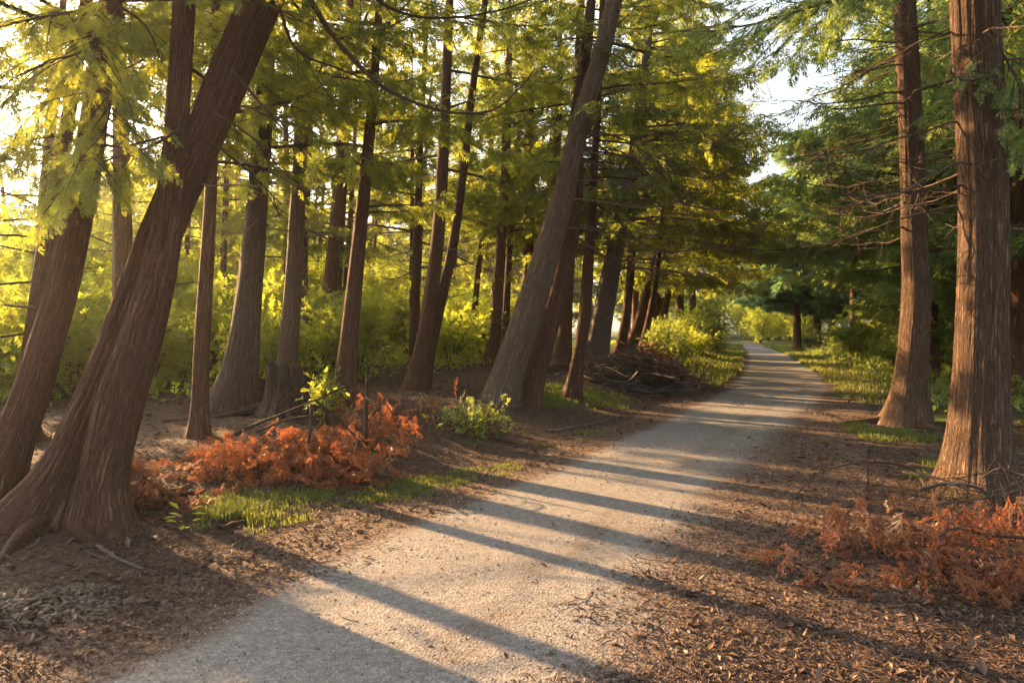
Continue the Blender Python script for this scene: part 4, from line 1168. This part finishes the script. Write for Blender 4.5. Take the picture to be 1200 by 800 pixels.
# the heap of brush beside the bend
def brush():
    rng = np.random.default_rng(70)
    a, b = G(705, 452), G(800, 452)
    g = (a + b) / 2; g[2] = Hs(g[0], g[1])
    o = thing('brush_heap', g, 'heap of grey cut brushwood topped with rusty dead foliage beside the track bend', 'brush heap')
    mb = MB()
    ax = unit(b - a); pr_ = np.array([-ax[1], ax[0], 0])
    wl = np.linalg.norm(b - a)
    for i in range(560):
        t = rng.normal(0, .26); s = rng.normal(0, .55)
        hmax = 0.95 * math.exp(-(t / .36) ** 2 - (s / .8) ** 2)
        z = rng.uniform(0.02, 1) * hmax
        c0 = ax * t * wl + pr_ * s; ln = rng.uniform(.3, 1.7) * (1.4 if i < 40 else 1)
        d0 = unit(ax * rng.normal(0, 1) + pr_ * rng.normal(0, .6) + np.array([0, 0, rng.normal(0, .16)]))
        tt = np.linspace(-.5, .5, 6)[:, None]
        c = c0 + d0 * ln * tt + rng.normal(0, .18, 3) * ln * (tt ** 2) + np.array([0, 0, z])
        hz = H(c[:, 0] + g[0], c[:, 1] + g[1]) - g[2]
        c[:, 2] = np.maximum(c[:, 2] + hz, hz + .01)
        tube(mb, c, np.linspace(rng.uniform(.008, .026), .004, 6), 4)
    new('brushwood', mb.mesh('brushwood', [BARKW]), o)
    n = 620
    t = rng.normal(.24, .15, n); s = rng.normal(-.1, .42, n)
    hm = 0.95 * np.exp(-(t / .36) ** 2 - (s / .8) ** 2)
    p = ax * (t * wl)[:, None] + pr_ * s[:, None]; p[:, 2] = H(p[:, 0] + g[0], p[:, 1] + g[1]) - g[2] + hm * rng.uniform(.55, 1.15, n) + .04
    fo = MB()
    place(fo, 1, p, rng.normal(0, 1, (n, 3)) + np.array([0, 0, -.5]), rng.normal(0, 1, (n, 3)), .22 * rng.uniform(.6, 1.3, n), np.clip(.5 + rng.normal(0, .25, n), 0, 1), 0, rng)
    new('dead_foliage', fo.mesh('dead_foliage', [DEADB]), o)
brush()

# ------------------------------------------------------------------ sticks and logs on the ground
def stick(label, pl, r0, mat, seed, r1=None, cat='stick', name='fallen_stick'):
    rng = np.random.default_rng(seed)
    pts = np.array([G(x, y, r0 * .75) for x, y in pl]); c = spline(pts, .04)
    c[:, 2] = H(c[:, 0], c[:, 1]) + r0 * .7
    c += rng.normal(0, r0 * .12, c.shape)
    mb = MB(); tube(mb, c - c[0], np.linspace(r0, r1 or r0 * .5, len(c)), 8, radfn=lambda th, s: 1 + .18 * vnoise(np.stack([np.cos(th) * 2, np.sin(th) * 2, s * 6], -1), seed))
    o = new(name, mb.mesh(name, [mat]), loc=c[0]); tag(o, label, cat)
stick('pale bare root or stick on the soil in front of the big twin-stemmed cedar', [(98, 630), (118, 643), (140, 657), (168, 668)], .016, BARKW, 1)
stick('thin grey stick lying right under the longer pale one', [(95, 645), (122, 655), (150, 672), (163, 683)], .007, BARKW, 2)
stick('short brown stick lying beside the yellow seedling', [(215, 655), (230, 662), (240, 668)], .010, BARK, 3)
stick('thick brown broken limb piece at the edge of the sunlit grass', [(258, 622), (272, 616), (288, 613)], .022, BARK, 4, .016)
stick('dark broken stick lying on the grass below the dead orange branch', [(397, 574), (415, 578), (432, 577), (446, 580)], .020, TWIG, 5, .012)
stick('dark curved stick on the bank below the tall grey twin stems', [(556, 512), (575, 514), (592, 518), (606, 522)], .035, TWIG, 6, .015)
stick('straight pale stick on the bank left of the brush heap', [(640, 506), (680, 500), (715, 492)], .02, BARKW, 7)
stick('mossy fallen log on the rise behind the curved-foot cedar', [(625, 437), (650, 433), (680, 432), (705, 430)], .09, BARKG, 8, .07, 'log', 'fallen_log')
stick('long grey fallen limb along the rise below the brush heap', [(690, 447), (720, 452), (760, 462)], .035, BARKW, 9)
stick('thin dark twig lying on the litter at the lower right', [(930, 774), (965, 772), (1000, 771), (1015, 769)], .006, TWIG, 10)
stick('thin stick leaning across soil left of the stump', [(190, 495), (215, 492), (250, 488)], .018, BARKG, 11)

# ------------------------------------------------------------------ grass
def blades(pos, hgt, rng, wid=.0035):
    n = len(pos)
    a = rng.uniform(0, 6.28, n); ln = hgt * rng.uniform(.5, 1.3, n)
    lean = rng.uniform(.1, .8, n)
    dx = np.stack([np.cos(a), np.sin(a), 0 * a], 1); sx = np.stack([-np.sin(a), np.cos(a), 0 * a], 1) * (wid if np.isscalar(wid) else wid[:, None])
    p1 = pos + dx * (lean * .35 * ln)[:, None] + np.array([0, 0, 1]) * (ln * .6)[:, None]
    p2 = pos + dx * (lean * ln)[:, None] + np.array([0, 0, 1]) * (ln * (1 - .35 * lean))[:, None]
    V = np.stack([pos - sx, pos + sx, p1 + sx * .7, p1 - sx * .7, p2], 1).reshape(-1, 3)
    T = np.array([[0, 1, 2], [0, 2, 3], [3, 2, 4]])
    F = (T[None] + (np.arange(n) * 5)[:, None, None]).reshape(-1, 3)
    tint = np.repeat(np.clip(.45 + rng.normal(0, .25, n), 0, 1), 5)
    return V, F, tint
def grass_patch(label, poly, n, hgt, seed, wid=.0035, mat=None):
    """poly: list of (px, py, radius m) spots on the ground"""
    rng = np.random.default_rng(seed)
    ps = []
    for px, py, ra in poly:
        g = G(px, py); k = int(n * ra * ra / sum(b[2] ** 2 for b in poly))
        a = rng.uniform(0, 6.28, k); r = ra * np.sqrt(rng.random(k)) * (0.75 + .35 * rng.random(k))
        x, y = g[0] + r * np.cos(a), g[1] + r * np.sin(a)
        keep = vn2(x, y, .30, seed) + .5 * vn2(x, y, .09, seed + 3) + .35 * rng.normal(0, 1, k) - .9 * sstep(.5, 1.1, r / ra) > -.12
        ps.append(np.stack([x[keep], y[keep], H(x[keep], y[keep]) - .004], 1))
    pos = np.concatenate(ps)
    V, F, t = blades(pos, hgt, rng, wid)
    mb = MB(); mb.add(V, F, 0, False, t)
    o = new('grass', mb.mesh('grass', [mat or GRASS])); tag(o, label, 'grass', kind='stuff')
grass_patch('short patchy green grass strip between the dead orange branch and the track', [(300, 592, .35), (350, 588, .4), (405, 582, .42), (460, 578, .45), (510, 568, .45), (560, 556, .4), (595, 548, .25), (330, 610, .25), (270, 582, .3)], 24000, .042, 81)
grass_patch('taller sunlit yellow grass tuft right of the seedling', [(255, 603, .22), (285, 600, .22), (310, 612, .18), (300, 625, .12)], 2600, .085, 82)
grass_patch('sunlit grass around the foot of the curved cedar on the bank', [(620, 462, .9), (655, 460, .9), (690, 466, .9), (710, 463, .6), (640, 472, .5)], 11000, .075, 83, .005)
grass_patch('bright grass tuft at the foot of the reddish flared cedar', [(1015, 507, .35), (1045, 508, .4), (1075, 514, .35), (1030, 515, .3), (1095, 545, .2), (1002, 500, .3)], 7000, .085, 84, .0045)
grass_patch('small green tufts at the edge of the litter near the track', [(645, 523, .22), (690, 508, .25), (240, 618, .1), (560, 520, .2), (1085, 560, .25)], 2000, .06, 85, .004)
def verge(label, side, v0, v1, w0, w1, n, hgt, seed):
    rng = np.random.default_rng(seed)
    v = v0 + (v1 - v0) * rng.random(n) ** 1.7
    a, b = path_edges(v)
    t = w0 + (w1 - w0) * rng.random(n) ** 1.3 + .25 * vn2(v, 0 * v, 1.2, seed) + .8 * sstep(v0 + 3, v0, v)
    u = a - t if side < 0 else b + t
    x, y = xy_of(u, v)
    keep = -1.2 * sstep(v0 + 4, v0, v + 1.5 * vn2(x, y, 1.1, 5)) + vn2(x, y, .9, seed + 1) + .5 * vn2(x, y, .35, seed + 2) + .4 * rng.normal(0, 1, n) > -.15
    x, y, v = x[keep], y[keep], v[keep]
    pos = np.stack([x, y, H(x, y) - .005], 1)
    V, F, tt = blades(pos, hgt * (1 + .02 * (v - v0)), rng, .0035 + .00022 * v)
    mb = MB(); mb.add(V, F, 0, False, tt)
    o = new('grass', mb.mesh('grass', [GRASS])); tag(o, label, 'grass', kind='stuff')
verge('long sunlit grass on the verge right of the track, past the flared cedar', 1, 14, 62, -.1, 6, 52000, .12, 86)
verge('green grass verge left of the track past the brush heap', -1, 15, 62, -.05, 3.4, 36000, .15, 87)

def undergrowth(label, region, n, hgt, seed, mat, ts):
    rng = np.random.default_rng(seed)
    x, y = region(rng, n)
    z = H(x, y)
    cl = .5 + .5 * vn2(x, y, 1.3, seed)
    keep = rng.random(n) < cl + .1
    x, y, z, cl = x[keep], y[keep], z[keep], cl[keep]
    p = np.stack([x, y, z + hgt * cl * rng.random(len(x)) ** .7], 1)
    fo = MB(); place(fo, 3, p, rng.normal(0, .8, p.shape) + np.array([0, 0, .5]), rng.normal(0, .5, p.shape) + np.array([0, 0, 1]), ts * rng.uniform(.6, 1.3, len(p)), np.clip(.5 + rng.normal(0, .2, len(p)), 0, 1), 0, rng)
    o = new('undergrowth', fo.mesh('undergrowth', [mat])); tag(o, label, 'undergrowth', kind='stuff')
def regR(rng, n):
    v = rng.uniform(13, 55, n); a, b = path_edges(v); return xy_of(b + 1.2 + 14 * rng.random(n), v)
undergrowth('leafy ground plants under the trees of the right wood', regR, 22000, .55, 91, SHRUBG, .2)
def regL(rng, n):
    v = rng.uniform(8, 45, n); a, b = path_edges(v); return xy_of(a - 5.5 - 26 * rng.random(n) ** 1.2, v)
undergrowth('sunlit weeds covering the ground behind the left trunks', regL, 17000, .45, 92, SHRUB, .2)

# ------------------------------------------------------------------ litter, twigs, pebbles
def ring(rng, n, y0, y1, spread=1.0):
    y = 1 / (1 / y0 + (1 / y1 - 1 / y0) * rng.random(n)); x = y * rng.uniform(-spread, spread, n)
    return x, y
def litter_keep(x, y, rng, on=0.05):
    u, v = uv_of(x, y); a, b = path_edges(v)
    k = (u - a) / (b - a)
    rw = np.interp(v, [0, 4, 7, 12, 18, 30], [0.5, 0.55, 0.52, 0.38, 0.15, 0.04])
    e = np.maximum(sstep(.2, -.05, k), sstep(1.0 - rw, 1.08 - .25 * rw, k))
    nz = vn2(x, y, .45, 51) * .35 + vn2(x, y, 1.3, 52) * .3
    return rng.random(len(x)) < np.clip(e + nz * (e > .03) + on, 0, 1) * np.where(v > 15, sstep(22, 15, v), 1)
def litter():
    rng = np.random.default_rng(95)
    n = 270000
    x, y = ring(rng, n, 1.7, 20)
    k = litter_keep(x, y, rng); x, y = x[k], y[k]; n = len(x)
    z = H(x, y) + .008
    on = litter_keep(x, y, np.random.default_rng(3), 0) ; ln = (.0062 + .0011 * y) * rng.lognormal(0, .45, n) * np.where(on, 1, .55); w = ln * rng.uniform(.18, .55, n)
    a = rng.uniform(0, 6.28, n); ti = rng.normal(0, .35, n)
    d = np.stack([np.cos(a), np.sin(a), ti], 1); s = np.stack([-np.sin(a), np.cos(a), rng.normal(0, .4, n)], 1)
    p = np.stack([x, y, z + ln * np.abs(ti) * .5], 1)
    up = np.stack([0 * w, 0 * w, w * rng.uniform(.1, .7, n)], 1)
    V = np.stack([p - d * ln[:, None], p + s * w[:, None] + up, p + d * ln[:, None], p - s * w[:, None] + up], 1).reshape(-1, 3)
    F = (np.array([[0, 2, 1], [0, 3, 2]])[None] + (np.arange(n) * 4)[:, None, None]).reshape(-1, 3)
    t = np.repeat(np.clip(rng.beta(1.6, 2.6, n), 0, 1), 4)
    mb = MB(); mb.add(V, F, 0, False, t)
    o = new('leaf_litter', mb.mesh('leaf_litter', [LIT])); tag(o, 'brown bark flakes and dead leaf scraps strewn over the forest floor', 'leaf litter', kind='stuff')
    # twigs
    n = 5200
    x, y = ring(rng, n, 1.8, 17)
    k = litter_keep(x, y, rng, .004); x, y = x[k], y[k]
    mb = MB()
    for i in range(len(x)):
        l = rng.lognormal(-2.25, .55); a = rng.uniform(0, 6.28); cv = rng.normal(0, .35)
        t = np.linspace(-.5, .5, 4)
        c = np.stack([x[i] + np.cos(a + cv * t) * l * t, y[i] + np.sin(a + cv * t) * l * t, 0 * t], 1)
        c[:, 2] = Hs(x[i], y[i]) + .008 + np.abs(rng.normal(0, .01)) + t * rng.normal(0, .05) * l
        tube(mb, c, np.linspace(.0026, .0012, 4) * (1 + .05 * y[i]), 3, tint=rng.random())
    o = new('twig_litter', mb.mesh('twig_litter', [TWIGL])); tag(o, 'thin bare twigs strewn over the brown litter', 'twigs', kind='stuff')
    # pebbles on the track
    n = 60000
    x, y = ring(rng, n, 1.8, 16, .9)
    u, v = uv_of(x, y); a, b = path_edges(v); kk = (u - a) / (b - a)
    keep = (kk > .02) & (kk < .85) & (rng.random(n) < .25 + .6 * sstep(-.3, .5, vn2(x, y, .5, 61)))
    x, y = x[keep], y[keep]; n = len(x)
    r = (.0028 + .0007 * y) * np.minimum(rng.lognormal(0, .38, n), 2.0)
    O = np.array([[1, 0, 0], [0, 1, 0], [-1, 0, 0], [0, -1, 0], [0.1, .1, .8], [.6, .6, .35], [-.6, .55, .4], [-.5, -.6, .3], [.6, -.55, .42]])
    T = np.array([[0, 1, 5], [1, 2, 6], [2, 3, 7], [3, 0, 8], [5, 1, 4], [1, 6, 4], [6, 2, 4], [2, 7, 4], [7, 3, 4], [3, 8, 4], [8, 0, 4], [0, 5, 4]])
    th = rng.uniform(0, 6.28, n); c, s = np.cos(th), np.sin(th); st = rng.uniform(.6, 1.5, n)
    V = np.stack([(c[:, None] * O[None, :, 0] * st[:, None] - s[:, None] * O[None, :, 1]), (s[:, None] * O[None, :, 0] * st[:, None] + c[:, None] * O[None, :, 1]), np.broadcast_to(O[None, :, 2], (n, 9)) * rng.uniform(.6, 1.2, n)[:, None]], -1) * r[:, None, None]
    V += np.stack([x, y, 0 * x + .005], 1)[:, None]
    F = (T[None] + (np.arange(n) * 9)[:, None, None]).reshape(-1, 3)
    mb = MB(); mb.add(V.reshape(-1, 3), F, 0, False, np.repeat(rng.random(n), 9))
    o = new('gravel', mb.mesh('gravel', [STONE])); tag(o, 'small pale stones scattered over the gravel track', 'gravel', kind='stuff')
    # chip pile at the lower left
    n = 2300
    a = rng.uniform(0, 6.28, n); rr = np.sqrt(rng.random(n))
    g = G(70, 708); e1 = G(150, 712) - g
    x = g[0] + np.cos(a) * rr * .42 - .05; y = g[1] + np.sin(a) * rr * .28
    keep = vn2(x, y, .14, 71) + .3 * rng.normal(0, 1, n) > -.25
    x, y, rr = x[keep], y[keep], rr[keep]; n = len(x)
    ln = .011 * rng.lognormal(0, .4, n); w = ln * rng.uniform(.35, .7, n); h = ln * rng.uniform(.12, .3, n)
    B = np.array([[-1, -.7, 0], [.8, -1, 0], [1, .8, 0], [-.7, 1, 0], [-.8, -.6, 1], [.7, -.8, 1], [.85, .65, 1], [-.6, .85, 1]])
    T = np.array([[4, 5, 6], [4, 6, 7], [0, 1, 5], [0, 5, 4], [1, 2, 6], [1, 6, 5], [2, 3, 7], [2, 7, 6], [3, 0, 4], [3, 4, 7]])
    th = rng.uniform(0, 6.28, n); c, s = np.cos(th)[:, None], np.sin(th)[:, None]
    bx, by = B[None, :, 0] * ln[:, None], B[None, :, 1] * w[:, None]
    V = np.stack([c * bx - s * by, s * bx + c * by, B[None, :, 2] * h[:, None] + bx * rng.normal(0, .25, n)[:, None] + by * rng.normal(0, .3, n)[:, None]], -1)
    V += np.stack([x, y, H(x, y) + .008 + .03 * (1 - rr) * rng.random(n)], 1)[:, None]
    F = (T[None] + (np.arange(n) * 8)[:, None, None]).reshape(-1, 3)
    mb = MB(); mb.add(V.reshape(-1, 3), F, 0, False, np.repeat(rng.random(n), 8))
    o = new('wood_chips', mb.mesh('wood_chips', [CHIP])); tag(o, 'scatter of pale grey brown wood chips at the lower left', 'wood chips', kind='stuff')
litter()

# ------------------------------------------------------------------ haze in the wood
def haze(dens):
    x0, x1, y0, y1, z0, z1 = -480, 560, -420, 620, -14, 26
    V = np.array([[x, y, z] for z in (z0, z1) for y in (y0, y1) for x in (x0, x1)], float)
    T = [(0, 2, 3), (0, 3, 1), (4, 5, 7), (4, 7, 6), (0, 1, 5), (0, 5, 4), (2, 6, 7), (2, 7, 3), (0, 4, 6), (0, 6, 2), (1, 3, 7), (1, 7, 5)]
    m, nt, out = nodes('haze_air')
    v = N(nt, 'ShaderNodeVolumePrincipled', ins={'Density': dens, 'Anisotropy': 0.68, 'Color': (0.95, 0.93, 0.9, 1)})
    L(nt, v.outputs[0], out.inputs['Volume'])
    o = new('haze', mk_mesh('haze', V, np.array(T), [m], smooth=np.zeros(12, bool)))
    tag(o, 'thin golden haze hanging in the low sun between the trees', 'haze', kind='stuff')
HAZE = 0.0006
if HAZE: haze(HAZE)

# ------------------------------------------------------------------ light
w = bpy.data.worlds.new('World'); scene.world = w; w.use_nodes = True
nt = w.node_tree; nt.nodes.clear()
sky = nt.nodes.new('ShaderNodeTexSky'); sky.sky_type = 'NISHITA'; sky.sun_disc = False
sky.sun_elevation = SUN_EL; sky.sun_rotation = SUN_AZ % (2 * math.pi)
sky.air_density = 1.0; sky.dust_density = 4.0; sky.ozone_density = 0.3; sky.altitude = 100
bg = nt.nodes.new('ShaderNodeBackground'); bg.inputs[1].default_value = 0.09
wo = nt.nodes.new('ShaderNodeOutputWorld')
hs = nt.nodes.new('ShaderNodeHueSaturation'); hs.inputs['Saturation'].default_value = 0.6
nt.links.new(sky.outputs[0], hs.inputs['Color']); nt.links.new(hs.outputs[0], bg.inputs[0]); nt.links.new(bg.outputs[0], wo.inputs[0])
sl = bpy.data.lights.new('sun', 'SUN'); sl.energy = 5.0; sl.angle = D2R(0.5); sl.color = (1.0, 0.61, 0.29)
so = bpy.data.objects.new('sun', sl); COL.objects.link(so)
from mathutils import Vector
so.rotation_euler = Vector(tuple(-TOSUN)).to_track_quat('-Z', 'Y').to_euler()
so.location = (-20, 20, 12)

vs = scene.view_settings
vs.view_transform = 'Standard'; vs.look = 'None'; vs.gamma = 1.0; vs.use_curve_mapping = False
vs.exposure = 2.65
cy = scene.cycles
cy.max_bounces = 6; cy.diffuse_bounces = 4; cy.transmission_bounces = 4; cy.glossy_bounces = 2; cy.transparent_max_bounces = 4
cy.use_denoising = True; cy.denoising_prefilter = 'NONE'; cy.sample_clamp_indirect = 2.5; cy.use_adaptive_sampling = False
cy.caustics_reflective = False; cy.caustics_refractive = False
